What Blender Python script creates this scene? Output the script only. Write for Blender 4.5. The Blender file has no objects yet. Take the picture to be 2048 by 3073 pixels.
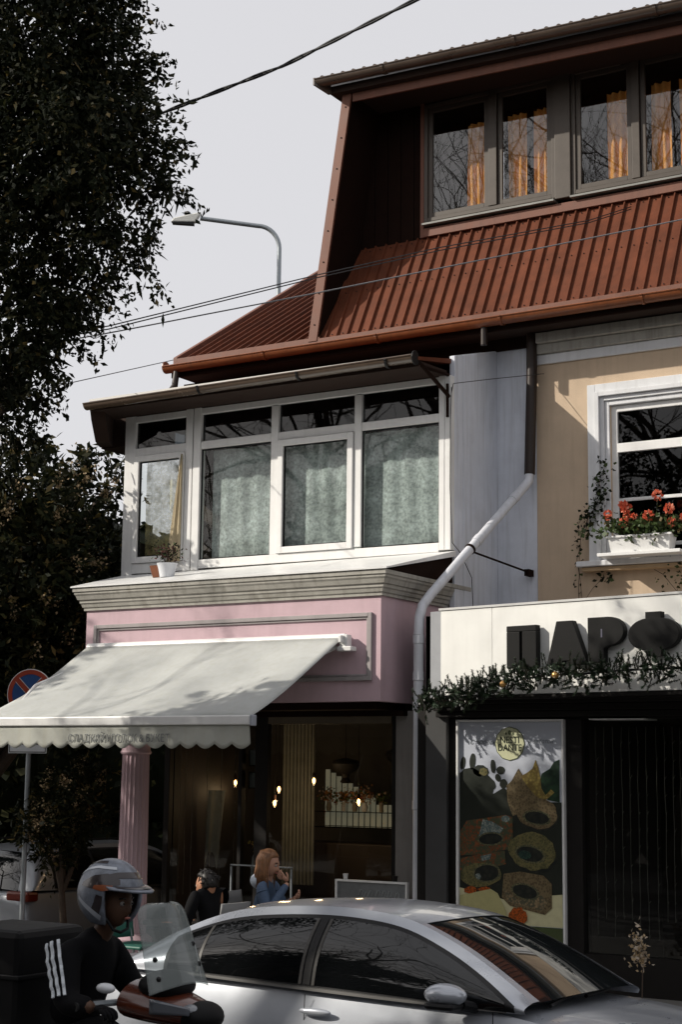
import bpy, math, random
import numpy as np
from mathutils import Vector, Matrix

SC = bpy.context.scene
COL = SC.collection
rad = math.radians

# ------------------------------------------------------------------ camera
cam_d = bpy.data.cameras.new('camera')
cam = bpy.data.objects.new('camera', cam_d)
COL.objects.link(cam)
cam_d.sensor_fit = 'HORIZONTAL'
cam_d.sensor_width = 36.0
cam_d.lens = 84.72
cam_d.clip_start = 0.1
cam_d.clip_end = 2000.0
_y, _p, _r = rad(31.5), rad(9.1), rad(0.65)
_Fh = Vector((-math.sin(_y), math.cos(_y), 0)); _Rt = Vector((math.cos(_y), math.sin(_y), 0)); _U = Vector((0, 0, 1))
_F = _Fh * math.cos(_p) + _U * math.sin(_p); _Up = _U * math.cos(_p) - _Fh * math.sin(_p)
_R2 = _Rt * math.cos(_r) + _Up * math.sin(_r); _U2 = _Up * math.cos(_r) - _Rt * math.sin(_r)
_m = Matrix((_R2, _U2, -_F)).transposed().to_4x4()
_m.translation = Vector((0, 0, 2.25))
cam.matrix_world = _m
SC.camera = cam

# ------------------------------------------------------------------ sky, sun, exposure
SUN_AZ, SUN_EL = rad(53), rad(30)            # light comes from the left of the facade normal
world = bpy.data.worlds.new('World'); SC.world = world
world.use_nodes = True
wn, wl = world.node_tree.nodes, world.node_tree.links
wn.clear()
sky = wn.new('ShaderNodeTexSky'); sky.sky_type = 'NISHITA'; sky.sun_disc = False
sky.sun_elevation = SUN_EL; sky.sun_rotation = rad(180) + SUN_AZ
sky.air_density = 1.0; sky.dust_density = 4.0; sky.ozone_density = 1.0
hsv = wn.new('ShaderNodeHueSaturation'); hsv.inputs['Saturation'].default_value = 0.5
veil = wn.new('ShaderNodeMix'); veil.data_type = 'RGBA'
veil.inputs[0].default_value = 0.67
veil.inputs[7].default_value = (9.65, 9.5, 9.72, 1)     # thin even high cloud
bg = wn.new('ShaderNodeBackground'); bg.inputs['Strength'].default_value = 0.1
wo = wn.new('ShaderNodeOutputWorld')
wl.new(sky.outputs[0], hsv.inputs['Color']); wl.new(hsv.outputs[0], veil.inputs[6])
wl.new(veil.outputs[2], bg.inputs['Color']); wl.new(bg.outputs[0], wo.inputs['Surface'])
sun_d = bpy.data.lights.new('sun', 'SUN'); sun_d.energy = 4.4; sun_d.angle = rad(0.6); sun_d.color = (1.0, 0.93, 0.82)
sun = bpy.data.objects.new('sun', sun_d); COL.objects.link(sun)
_t = Vector((math.sin(SUN_AZ) * math.cos(SUN_EL), math.cos(SUN_AZ) * math.cos(SUN_EL), -math.sin(SUN_EL)))
sun.rotation_euler = _t.to_track_quat('-Z', 'Y').to_euler(); sun.location = (-30, -20, 30)
SC.view_settings.view_transform = 'Standard'; SC.view_settings.look = 'None'
SC.view_settings.exposure = 0.0; SC.view_settings.gamma = 1.0
SC.view_settings.use_curve_mapping = False
SC.cycles.max_bounces = 7; SC.cycles.diffuse_bounces = 3; SC.cycles.glossy_bounces = 3
SC.cycles.transmission_bounces = 4; SC.cycles.transparent_max_bounces = 10

# ------------------------------------------------------------------ helpers
ORG = {}
def _setp(o, label=None, cat=None, group=None, kind=None):
    if label: o['label'] = label
    if cat: o['category'] = cat
    if group: o['group'] = group
    if kind: o['kind'] = kind
    return o

def thing(name, label, cat, loc=(0, 0, 0), rotz=0.0, group=None, local=False):
    o = bpy.data.objects.new(name, None); COL.objects.link(o)
    o.empty_display_size = 0.1
    o.location = loc; o.rotation_euler = (0, 0, rotz)
    ORG[o] = Vector((0, 0, 0)) if local else Vector(loc)
    return _setp(o, label, cat, group)

class MB:
    def __init__(s): s.v = []; s.f = []; s.m = []; s.cur = 0
    def add(s, vs, fs):
        b = len(s.v); s.v += [tuple(x) for x in vs]
        for f in fs: s.f.append(tuple(b + i for i in f)); s.m.append(s.cur)
        return s
    def box(s, x0, x1, y0, y1, z0, z1):
        x0, x1 = min(x0, x1), max(x0, x1); y0, y1 = min(y0, y1), max(y0, y1); z0, z1 = min(z0, z1), max(z0, z1)
        return s.add([(x0,y0,z0),(x1,y0,z0),(x1,y1,z0),(x0,y1,z0),(x0,y0,z1),(x1,y0,z1),(x1,y1,z1),(x0,y1,z1)],
                     [(0,3,2,1),(4,5,6,7),(0,1,5,4),(1,2,6,5),(2,3,7,6),(3,0,4,7)])
    def hexa(s, a, b):       # two quads (lists of 4 points)
        return s.add(list(a) + list(b), [(3,2,1,0),(4,5,6,7),(0,1,5,4),(1,2,6,5),(2,3,7,6),(3,0,4,7)])
    def quad(s, *p): return s.add(p, [tuple(range(len(p)))])
    def prism(s, poly, d):   # planar polygon (3D points) pushed along vector d
        n = len(poly); d = Vector(d); P = [Vector(p) for p in poly]
        return s.add([*P, *[p + d for p in P]], [tuple(range(n - 1, -1, -1)), tuple(range(n, 2 * n))] +
                     [(i, (i + 1) % n, n + (i + 1) % n, n + i) for i in range(n)])
    def tube(s, pts, r, n=8, caps=True):
        P = [Vector(p) for p in pts]; R = r if isinstance(r, (list, tuple)) else [r] * len(P)
        vs, fs = [], []; up = None
        for i, p in enumerate(P):
            t = (P[min(i + 1, len(P) - 1)] - P[max(i - 1, 0)])
            t = t.normalized() if t.length > 1e-9 else Vector((0, 0, 1))
            if up is None: up = Vector((0, 0, 1)) if abs(t.z) < .9 else Vector((1, 0, 0))
            a = t.cross(up)
            if a.length < 1e-4: a = t.cross(Vector((0.3, 1, 0.2)))
            a.normalize(); b = a.cross(t).normalized(); up = b
            for k in range(n):
                an = 2 * math.pi * k / n
                vs.append(p + a * (R[i] * math.cos(an)) + b * (R[i] * math.sin(an)))
        for i in range(len(P) - 1):
            for k in range(n):
                k2 = (k + 1) % n
                fs.append((i*n + k, i*n + k2, (i+1)*n + k2, (i+1)*n + k))
        if caps and n > 2:
            fs.append(tuple(range(n - 1, -1, -1))); fs.append(tuple((len(P)-1)*n + k for k in range(n)))
        return s.add(vs, fs)
    def lathe(s, prof, c, n=20):          # (r,z) profile round vertical axis through c
        vs, fs = [], []; c = Vector(c)
        for r, z in prof:
            for k in range(n):
                a = 2 * math.pi * k / n
                vs.append((c.x + r * math.cos(a), c.y + r * math.sin(a), c.z + z))
        for i in range(len(prof) - 1):
            for k in range(n):
                k2 = (k + 1) % n
                fs.append((i*n + k, i*n + k2, (i+1)*n + k2, (i+1)*n + k))
        fs.append(tuple(range(n - 1, -1, -1))); fs.append(tuple((len(prof)-1)*n + k for k in range(n)))
        return s.add(vs, fs)
    def ball(s, c, r, nu=16, nv=10):
        r = (r, r, r) if isinstance(r, (int, float)) else r; c = Vector(c)
        vs = [(c.x, c.y, c.z - r[2])]; fs = []
        for j in range(1, nv):
            t = -math.pi/2 + math.pi * j / nv
            for i in range(nu):
                p = 2 * math.pi * i / nu
                vs.append((c.x + r[0]*math.cos(t)*math.cos(p), c.y + r[1]*math.cos(t)*math.sin(p), c.z + r[2]*math.sin(t)))
        vs.append((c.x, c.y, c.z + r[2])); L = len(vs) - 1
        for i in range(nu): fs.append((0, 1 + (i+1) % nu, 1 + i))
        for j in range(nv - 2):
            for i in range(nu):
                i2 = (i+1) % nu; a = 1 + j*nu
                fs.append((a + i, a + i2, a + nu + i2, a + nu + i))
        a = 1 + (nv-2)*nu
        for i in range(nu): fs.append((a + i, a + (i+1) % nu, L))
        return s.add(vs, fs)
    def grid(s, fn, nu, nv):   # fn(u,v)->point
        vs = [fn(i/nu, j/nv) for j in range(nv+1) for i in range(nu+1)]
        fs = [(j*(nu+1)+i, j*(nu+1)+i+1, (j+1)*(nu+1)+i+1, (j+1)*(nu+1)+i) for j in range(nv) for i in range(nu)]
        return s.add(vs, fs)
    def sweepx(s, prof, x0, x1):   # (y,z) closed polygon swept along x
        return s.prism([(x0, y, z) for y, z in prof], (x1 - x0, 0, 0))
    def sweepy(s, prof, y0, y1):
        return s.prism([(x, y0, z) for x, z in prof], (0, y1 - y0, 0))
    def build(s, name, mat, parent=None, smooth=False, bevel=0, solid=0, org=None, fixn=True, label=None, kind=None, sub=0):
        o0 = ORG[parent] if parent is not None else Vector(org or (0, 0, 0))
        me = bpy.data.meshes.new(name)
        me.from_pydata([(x - o0.x, y - o0.y, z - o0.z) for x, y, z in s.v], [], s.f)
        for m in (mat if isinstance(mat, (list, tuple)) else [mat]): me.materials.append(m)
        if any(s.m): me.polygons.foreach_set('material_index', s.m)
        if fixn:
            import bmesh
            bm = bmesh.new(); bm.from_mesh(me); bmesh.ops.recalc_face_normals(bm, faces=bm.faces); bm.to_mesh(me); bm.free()
        if smooth:
            me.polygons.foreach_set('use_smooth', [True] * len(me.polygons))
            if smooth != 'all':
                try: me.set_sharp_from_angle(angle=rad(smooth if not isinstance(smooth, bool) else 40))
                except Exception: pass
        me.update()
        o = bpy.data.objects.new(name, me); COL.objects.link(o)
        ORG[o] = o0
        if parent is not None: o.parent = parent
        else: o.location = o0
        if solid:
            m = o.modifiers.new('t', 'SOLIDIFY'); m.thickness = solid; m.offset = 0
        if bevel:
            m = o.modifiers.new('b', 'BEVEL'); m.width = bevel; m.segments = 2; m.limit_method = 'ANGLE'; m.angle_limit = rad(40)
        if sub:
            m = o.modifiers.new('s', 'SUBSURF'); m.levels = sub; m.render_levels = sub
        if label: o['label'] = label
        if kind: o['kind'] = kind
        return o

def dup(root, loc=None, rotz=None, label=None):
    r = root.copy(); COL.objects.link(r); ORG[r] = ORG[root]
    if loc is not None: r.location = loc
    if rotz is not None: r.rotation_euler = (0, 0, rotz)
    if label: r['label'] = label
    for ch in [o for o in COL.objects if o.parent is root]:
        c = ch.copy(); COL.objects.link(c); c.parent = r
        for g in [o for o in COL.objects if o.parent is ch]:
            d = g.copy(); COL.objects.link(d); d.parent = c
    return r

# ------------------------------------------------------------------ materials
def M(name, col, rough=.6, metal=0.0, var=0.0, vs=3.0, bump=0.0, bs=40.0, spec=.4, coat=0.0, streak=0.0, trans=0.0, dirt=None):
    m = bpy.data.materials.new(name); m.use_nodes = True
    n, l = m.node_tree.nodes, m.node_tree.links
    p = n['Principled BSDF']
    p.inputs['Base Color'].default_value = (*col, 1); p.inputs['Roughness'].default_value = rough
    p.inputs['Metallic'].default_value = metal; p.inputs['Specular IOR Level'].default_value = spec
    if coat: p.inputs['Coat Weight'].default_value = coat; p.inputs['Coat Roughness'].default_value = .06
    tc = n.new('ShaderNodeNewGeometry')
    out = None
    if var:
        t = n.new('ShaderNodeTexNoise'); t.inputs['Scale'].default_value = vs; t.inputs['Detail'].default_value = 7; t.inputs['Roughness'].default_value = .65
        l.new(tc.outputs['Position'], t.inputs['Vector'])
        r = n.new('ShaderNodeMapRange'); r.inputs[1].default_value = .3; r.inputs[2].default_value = .7
        r.inputs[3].default_value = 1 - var; r.inputs[4].default_value = 1 + var * .6
        l.new(t.outputs['Fac'], r.inputs[0])
        mx = n.new('ShaderNodeMix'); mx.data_type = 'RGBA'; mx.blend_type = 'MULTIPLY'; mx.inputs[0].default_value = 1
        mx.inputs[6].default_value = (*col, 1); l.new(r.outputs[0], mx.inputs[7]); out = mx.outputs[2]
        r2 = n.new('ShaderNodeMapRange'); r2.inputs[3].default_value = max(0, rough - .12); r2.inputs[4].default_value = min(1, rough + .12)
        l.new(t.outputs['Fac'], r2.inputs[0]); l.new(r2.outputs[0], p.inputs['Roughness'])
    if streak:      # rain streaks: noise stretched along z
        mp = n.new('ShaderNodeMapping'); mp.inputs['Scale'].default_value = (9, 9, .7); l.new(tc.outputs['Position'], mp.inputs['Vector'])
        t = n.new('ShaderNodeTexNoise'); t.inputs['Scale'].default_value = 1.6; t.inputs['Detail'].default_value = 6
        l.new(mp.outputs[0], t.inputs['Vector'])
        r = n.new('ShaderNodeMapRange'); r.inputs[1].default_value = .48; r.inputs[2].default_value = .72
        r.inputs[3].default_value = 0; r.inputs[4].default_value = streak; l.new(t.outputs['Fac'], r.inputs[0])
        mx = n.new('ShaderNodeMix'); mx.data_type = 'RGBA'; l.new(r.outputs[0], mx.inputs[0])
        if out is not None: l.new(out, mx.inputs[6])
        else: mx.inputs[6].default_value = (*col, 1)
        mx.inputs[7].default_value = (*(dirt or (col[0]*.35, col[1]*.33, col[2]*.28)), 1); out = mx.outputs[2]
    if out is not None: l.new(out, p.inputs['Base Color'])
    if bump:
        t = n.new('ShaderNodeTexNoise'); t.inputs['Scale'].default_value = bs; t.inputs['Detail'].default_value = 4
        l.new(tc.outputs['Position'], t.inputs['Vector'])
        b = n.new('ShaderNodeBump'); b.inputs['Strength'].default_value = bump; b.inputs['Distance'].default_value = .01
        l.new(t.outputs['Fac'], b.inputs['Height']); l.new(b.outputs[0], p.inputs['Normal'])
    if trans:
        tr = n.new('ShaderNodeBsdfTranslucent'); tr.inputs[0].default_value = (*col, 1)
        if out is not None: l.new(out, tr.inputs[0])
        mxs = n.new('ShaderNodeMixShader'); mxs.inputs[0].default_value = trans
        l.new(p.outputs[0], mxs.inputs[1]); l.new(tr.outputs[0], mxs.inputs[2])
        l.new(mxs.outputs[0], n['Material Output'].inputs['Surface'])
    return m

def GLASS(name, tint=(1, 1, 1), refl=1.0, ior=1.5, wav=0.0, haze=0.0):
    m = bpy.data.materials.new(name); m.use_nodes = True
    n, l = m.node_tree.nodes, m.node_tree.links
    n.remove(n['Principled BSDF'])
    tr = n.new('ShaderNodeBsdfTransparent'); tr.inputs[0].default_value = (*tint, 1)
    gl = n.new('ShaderNodeBsdfGlossy'); gl.inputs['Roughness'].default_value = .012; gl.inputs[0].default_value = (refl, refl, refl, 1)
    fr = n.new('ShaderNodeFresnel'); fr.inputs[0].default_value = ior
    mx = n.new('ShaderNodeMixShader')
    if wav:
        tc = n.new('ShaderNodeTexCoord'); t = n.new('ShaderNodeTexNoise'); t.inputs['Scale'].default_value = 1.7; t.inputs['Detail'].default_value = 1
        l.new(tc.outputs['Object'], t.inputs['Vector'])
        b = n.new('ShaderNodeBump'); b.inputs['Strength'].default_value = wav; b.inputs['Distance'].default_value = .02
        l.new(t.outputs['Fac'], b.inputs['Height']); l.new(b.outputs[0], gl.inputs['Normal']); l.new(b.outputs[0], fr.inputs['Normal'])
    l.new(fr.outputs[0], mx.inputs[0]); l.new(tr.outputs[0], mx.inputs[1]); l.new(gl.outputs[0], mx.inputs[2])
    ge = n.new('ShaderNodeNewGeometry'); iv = n.new('ShaderNodeMath'); iv.operation = 'SUBTRACT'; iv.inputs[0].default_value = 1
    mu = n.new('ShaderNodeMath'); mu.operation = 'MULTIPLY'          # only the outer face of a pane mirrors
    l.new(ge.outputs['Backfacing'], iv.inputs[1]); l.new(iv.outputs[0], mu.inputs[0]); l.new(fr.outputs[0], mu.inputs[1]); l.new(mu.outputs[0], mx.inputs[0])
    last = mx
    if haze:
        d = n.new('ShaderNodeBsdfDiffuse'); d.inputs[0].default_value = (.36, .39, .38, 1)
        m2 = n.new('ShaderNodeMixShader'); m2.inputs[0].default_value = haze
        l.new(mx.outputs[0], m2.inputs[1]); l.new(d.outputs[0], m2.inputs[2]); last = m2
    l.new(last.outputs[0], n['Material Output'].inputs['Surface'])
    return m

def EMIT(name, col, s):
    m = bpy.data.materials.new(name); m.use_nodes = True
    p = m.node_tree.nodes['Principled BSDF']
    p.inputs['Base Color'].default_value = (*col, 1); p.inputs['Emission Color'].default_value = (*col, 1); p.inputs['Emission Strength'].default_value = s
    return m

def LACE(name, col, holes):
    m = bpy.data.materials.new(name); m.use_nodes = True
    n, l = m.node_tree.nodes, m.node_tree.links
    n.remove(n['Principled BSDF'])
    tc = n.new('ShaderNodeTexCoord')
    v = n.new('ShaderNodeTexVoronoi'); v.inputs['Scale'].default_value = 8.5; v.inputs['Randomness'].default_value = .75
    nz = n.new('ShaderNodeTexNoise'); nz.inputs['Scale'].default_value = 30; nz.inputs['Detail'].default_value = 5
    n2 = n.new('ShaderNodeTexNoise'); n2.inputs['Scale'].default_value = 2.2; n2.inputs['Detail'].default_value = 3
    for t in (v, nz, n2): l.new(tc.outputs['Object'], t.inputs['Vector'])
    r = n.new('ShaderNodeMapRange'); r.inputs[1].default_value = .1; r.inputs[2].default_value = .62; r.inputs[3].default_value = .9; r.inputs[4].default_value = holes
    l.new(v.outputs['Distance'], r.inputs[0])
    a = n.new('ShaderNodeMath'); a.operation = 'MULTIPLY'; l.new(r.outputs[0], a.inputs[0])
    r3 = n.new('ShaderNodeMapRange'); r3.inputs[1].default_value = .3; r3.inputs[2].default_value = .65; r3.inputs[3].default_value = .62; r3.inputs[4].default_value = 1.15
    l.new(nz.outputs['Fac'], r3.inputs[0]); l.new(r3.outputs[0], a.inputs[1])
    a2 = n.new('ShaderNodeMath'); a2.operation = 'MULTIPLY'; a2.use_clamp = True
    r4 = n.new('ShaderNodeMapRange'); r4.inputs[1].default_value = .35; r4.inputs[2].default_value = .65; r4.inputs[3].default_value = .65; r4.inputs[4].default_value = 1.1
    l.new(n2.outputs['Fac'], r4.inputs[0]); l.new(a.outputs[0], a2.inputs[0]); l.new(r4.outputs[0], a2.inputs[1])
    d = n.new('ShaderNodeBsdfDiffuse'); d.inputs[0].default_value = (*col, 1)
    tl = n.new('ShaderNodeBsdfTranslucent'); tl.inputs[0].default_value = (*col, 1)
    mm = n.new('ShaderNodeMixShader'); mm.inputs[0].default_value = .3
    l.new(d.outputs[0], mm.inputs[1]); l.new(tl.outputs[0], mm.inputs[2])
    tr = n.new('ShaderNodeBsdfTransparent'); mx = n.new('ShaderNodeMixShader')
    l.new(a2.outputs[0], mx.inputs[0]); l.new(tr.outputs[0], mx.inputs[1]); l.new(mm.outputs[0], mx.inputs[2])
    l.new(mx.outputs[0], n['Material Output'].inputs['Surface'])
    return m

cream = M('cream_plaster', (.60, .465, .335), .85, var=.10, vs=2.2, bump=.25, bs=60, streak=.12)
pink = M('pink_plaster', (.60, .435, .48), .8, var=.09, vs=2.5, bump=.15, bs=70, streak=.10)
stone_trim = M('cornice_paint', (.40, .385, .345), .7, var=.16, vs=5, bump=.2, bs=50, streak=.45)
white_trim = M('white_trim_paint', (.72, .73, .75), .6, var=.06, vs=5, bump=.1, bs=60, streak=.15)
pvc = M('white_pvc', (.80, .80, .79), .35, var=.05, vs=4, streak=.10)
sidewall = M('white_cladding', (.70, .73, .80), .7, var=.12, vs=1.8, bump=.2, bs=30, streak=.28)
roof_red = M('roof_sheet', (.140, .043, .021), .65, var=.32, vs=3.5, spec=.15, streak=.25, dirt=(.10, .045, .03))
roof_trim = M('roof_flashing', (.18, .072, .045), .6, var=.15, vs=5, streak=.25)
gutter_m = M('gutter_copper_paint', (.20, .058, .016), .38, var=.2, vs=7, spec=.6, streak=.35, dirt=(.06, .025, .012))
shade_brown = M('shade_darkened_boards', (.016, .0075, .005), .9, spec=.1, var=.2, vs=6, bump=.2, bs=30)  # base brown darkened: shade of wing and attic walls put into the colour
soffit_m = M('shade_darkened_soffit', (.026, .012, .007), .9, var=.2, vs=5)  # soffit brown also darkened to carry the shade under the eaves
win_brown = M('brown_window_profile', (.075, .060, .048), .45, var=.12, vs=6)
glass = GLASS('window_glass', (.93, .95, .94), .95, 1.5, .05)
glass_up = GLASS('attic_glass', (.88, .90, .90), .95, 1.95, .04)
glass_shop = GLASS('shop_glass', (.86, .88, .87), .85, 1.42, .06)
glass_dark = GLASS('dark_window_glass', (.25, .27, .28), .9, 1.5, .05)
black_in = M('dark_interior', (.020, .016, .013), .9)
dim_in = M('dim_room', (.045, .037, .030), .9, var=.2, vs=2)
lace = LACE('lace_cloth', (.72, .79, .79), .74)
voile_y = LACE('yellow_voile', (.66, .56, .28), .6)
orange_c = M('orange_curtain', (.90, .40, .10), .9, var=.25, vs=8, trans=.2)
yellow_c = M('yellow_curtain', (.56, .47, .31), .9, var=.15, vs=9, trans=.25)
white_pipe = M('white_pipe', (.66, .68, .73), .4, var=.1, vs=6, streak=.2)
brown_pipe = M('brown_pipe', (.022, .012, .008), .45, var=.15)
black_cable = M('black_cable', (.018, .018, .02), .5)
grey_cable = M('grey_cable', (.22, .22, .23), .5)
steel = M('galvanised_steel', (.33, .36, .38), .45, metal=.5, var=.12, vs=8)
black_p = M('black_plastic', (.009, .009, .010), .5, var=.1, spec=.25)
canvas = M('awning_canvas', (.50, .515, .50), .85, var=.12, vs=2.2, bump=.15, bs=60, trans=.12, streak=.16, dirt=(.36, .35, .24))
valance_m = M('valance_canvas', (.54, .55, .50), .85, var=.10, vs=4, bump=.1, bs=90, trans=.15, streak=.22, dirt=(.45, .42, .30))
sign_white = M('sign_white', (.80, .80, .77), .45, var=.05, vs=2.5, streak=.10, dirt=(.5, .5, .48))
letter_m = M('black_letters', (.008, .008, .008), .6, var=.15, spec=.15)
dark_shop = M('dark_shopfront', (.011, .0095, .0085), .6, spec=.2, var=.25, vs=4)
grey_pier = M('grey_pier', (.24, .225, .21), .8, var=.12, vs=4, bump=.15, bs=50, streak=.2)
asphalt = M('asphalt', (.05, .05, .052), .9, var=.25, vs=1.2, bump=.5, bs=120)
paving = M('paving', (.15, .145, .135), .85, var=.2, vs=2, bump=.3, bs=60)
soil = M('earth', (.05, .04, .03), .95, var=.3, vs=2, bump=.5, bs=30)
bark = M('bark', (.075, .055, .040), .9, var=.3, vs=9, bump=.8, bs=30)
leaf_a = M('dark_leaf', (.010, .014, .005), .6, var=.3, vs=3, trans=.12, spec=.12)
leaf_b = M('olive_leaf', (.030, .031, .010), .6, var=.3, vs=3, trans=.2, spec=.15)
leaf_c = M('yellowing_leaf', (.15, .11, .035), .6, var=.3, vs=3, trans=.25)
leaf_g = M('green_leaf', (.055, .09, .025), .5, var=.3, vs=5, trans=.25)
bloom_c = M('cream_bloom', (.42, .31, .18), .8, var=.3, vs=8)
needle_m = M('fir_needle', (.018, .040, .016), .55, var=.35, vs=6)
# ------------------------------------------------------------------ setting
def gz(x, y):
    t = min(1, max(0, (-13.0 - x) / 2.0)); t = t * t * (3 - 2 * t)
    return -.35 * t
def sheet(name, m, xs, ys, dz):
    b = MB(); n = len(xs)
    b.add([(x, y, gz(x, y) + dz) for y in ys for x in xs],
          [(j*n+i, j*n+i+1, (j+1)*n+i+1, (j+1)*n+i) for j in range(len(ys)-1) for i in range(n-1)])
    o = b.build(name, m, kind='structure'); return o
_xs = [-600, -200, -60, -30, -20, -16, -15.4, -14.8, -14.2, -13.6, -13, -12, -6, 0, 10, 40, 200, 600]
sheet('ground', soil, _xs, [-600, -100, -20, 0, 10, 20, 60, 200, 600], -.006)
sheet('road', asphalt, [-90, -30, -20, -16, -15.4, -14.8, -14.2, -13.6, -13, -6, 0, 10, 60], [2.6, 6, 10.05], 0)
sheet('side_street', asphalt, [-21, -17, -16, -15.4, -14.8, -14.2, -13.7], [10.05, 20, 45], 0)
MB().box(-13.2, 60, 10.2, 15.72, -.3, .13).build('pavement', paving, kind='structure')
MB().box(-13.25, 60, 10.05, 10.197, -.3, .135).build('kerb', M('kerb_stone', (.28, .27, .26), .85, var=.2), kind='structure', bevel=.015)
MB().box(-60, 60, -3.5, 2.5, -.3, .13).build('near_pavement', paving, kind='structure')

# ------------------------------------------------------------------ main house
H = thing('house', 'cream house with brown metal mansard roof and attic windows', 'house', (-7, 18, 0))
w = MB()                                                   # cream facade round the window opening
w.box(-8.02, -7.06, 17.65, 17.95, 0, 7.55); w.box(-5.72, -2, 17.65, 17.95, 0, 7.55)
w.box(-7.06, -5.72, 17.65, 17.95, 0, 4.70); w.box(-7.06, -5.72, 17.65, 17.95, 6.62, 7.55)
w.build('cream_wall', cream, H)
MB().box(-13.4, -8.023, 17.65, 17.9, 3.2, 7.55).build('grey_wall', sidewall, H)
MB().box(-13.4, -8.02, 17.60, 17.648, 7.42, 7.56).build('shade_strip', shade_brown, H)  # dark strip added for the shade between wall top and soffit
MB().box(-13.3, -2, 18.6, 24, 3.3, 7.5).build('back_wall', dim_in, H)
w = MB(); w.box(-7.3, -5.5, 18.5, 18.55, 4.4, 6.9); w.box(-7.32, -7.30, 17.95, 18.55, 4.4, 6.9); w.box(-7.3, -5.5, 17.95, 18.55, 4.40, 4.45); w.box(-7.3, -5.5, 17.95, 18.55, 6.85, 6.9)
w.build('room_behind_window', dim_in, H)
# frieze under the eave
for k, (z0, z1, pr, mm) in enumerate([(7.18, 7.30, .04, white_trim), (7.303, 7.42, .09, stone_trim), (7.423, 7.55, .15, stone_trim)]):
    MB().box(-8.0 + .02*k, -2, 17.65 - pr, 17.648, z0, z1).build('frieze', mm, H, bevel=.008)
# cream facade window : stepped white architrave, sash frame, panes
wn_ = MB()
def arch(b, x0, x1, z0, z1, wd, y0, y1, sides='LTR'):
    if 'L' in sides: b.box(x0, x0 + wd, y0, y1, z0, z1)
    if 'R' in sides: b.box(x1 - wd, x1, y0, y1, z0, z1)
    if 'T' in sides: b.box(x0 + wd, x1 - wd, y0, y1, z1 - wd, z1)
    if 'B' in sides: b.box(x0 + wd, x1 - wd, y0, y1, z0, z0 + wd)
FW = MB()
arch(FW, -7.33, -5.45, 4.705, 6.84, .10, 17.59, 17.65)
arch(FW, -7.228, -5.552, 4.705, 6.738, .055, 17.56, 17.652)
arch(FW, -7.171, -5.609, 4.705, 6.681, .05, 17.60, 17.653)
arch(FW, -7.119, -5.661, 4.705, 6.629, .055, 17.625, 17.70)
W = FW.build('window', white_trim, H, bevel=.006)
fr = MB(); arch(fr, -7.06, -5.72, 4.72, 6.57, .075, 17.68, 17.74, 'LTRB')
fr.box(-6.983, -5.797, 17.67, 17.74, 6.00, 6.11); fr.box(-6.983, -5.797, 17.69, 17.735, 5.41, 5.45)
fr.box(-6.983, -5.797, 17.69, 17.735, 4.86, 4.90)
fr.build('frame', pvc, W, bevel=.005)
for z0, z1 in ((6.11, 6.495), (5.45, 6.00), (4.90, 5.41)):
    MB().box(-6.983, -5.797, 17.71, 17.72, z0, z1).build('pane', glass_dark, W)
MB().box(-7.45, -5.3, 17.47, 17.66, 4.635, 4.70).build('sill', white_trim, W, bevel=.01)
MB().box(-7.40, -5.3, 17.52, 17.652, 4.58, 4.632).build('sill_moulding', M('sill_ochre', (.50, .36, .22), .8, var=.1), W, bevel=.01)
nt = MB(); nt.box(-6.86, -6.80, 17.85, 17.88, 4.9, 5.93); nt.box(-6.80, -5.8, 17.85, 17.88, 5.87, 5.93)
nt.build('inner_frame', win_brown, W)
# eave of the lower roof
MB().box(-13.22, -2, 17.15, 17.66, 7.565, 7.61).build('soffit', soffit_m, H)
MB().box(-13.25, -2, 17.115, 17.148, 7.53, 7.68).build('eave_board', shade_brown, H)
def gutter(b, x0, x1, y, z0, z1, r):       # half-round gutter with rolled lip
    n = 10; pr = []
    for k in range(n + 1):
        a = math.pi + math.pi * k / n; pr.append((y + r*math.cos(a), r*math.sin(a)))
    for k in range(n, -1, -1):
        a = math.pi + math.pi * k / n; pr.append((y + .9*r*math.cos(a), .9*r*math.sin(a)))
    N = len(pr)
    b.add([(x0, py, z0 + pz) for py, pz in pr] + [(x1, py, z1 + pz) for py, pz in pr],
          [(i, (i+1) % N, N + (i+1) % N, N + i) for i in range(N)] + [tuple(range(N))[::-1], tuple(range(N, 2*N))])
    b.tube([(x0, y - r, z0), (x1, y - r, z1)], .011, 6)
G = MB(); gutter(G, -13.28, -2, 17.03, 7.662, 7.662, .085)
Gm = G.build('gutter', gutter_m, H, smooth=30)
e = MB(); e.tube([(-13.29, 17.03, 7.662), (-13.275, 17.03, 7.662)], .085, 14); e.build('gutter_end', gutter_m, Gm)
for x in (-11.65, -9.93, -8.2, -6.4, -4.6):
    t = MB(); gutter(t, x, x + .035, 17.03, 7.66, 7.66, .094); t.build('gutter_joint', gutter_m, Gm)
sp = MB(); sp.tube([(-13.1, 17.03, 7.58), (-13.1, 17.0, 7.38), (-13.12, 16.9, 7.25), (-13.2, 16.75, 7.12), (-13.3, 16.55, 7.08)], .045, 10)
sp.build('gutter_spout', brown_pipe, H, smooth=True)
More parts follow.
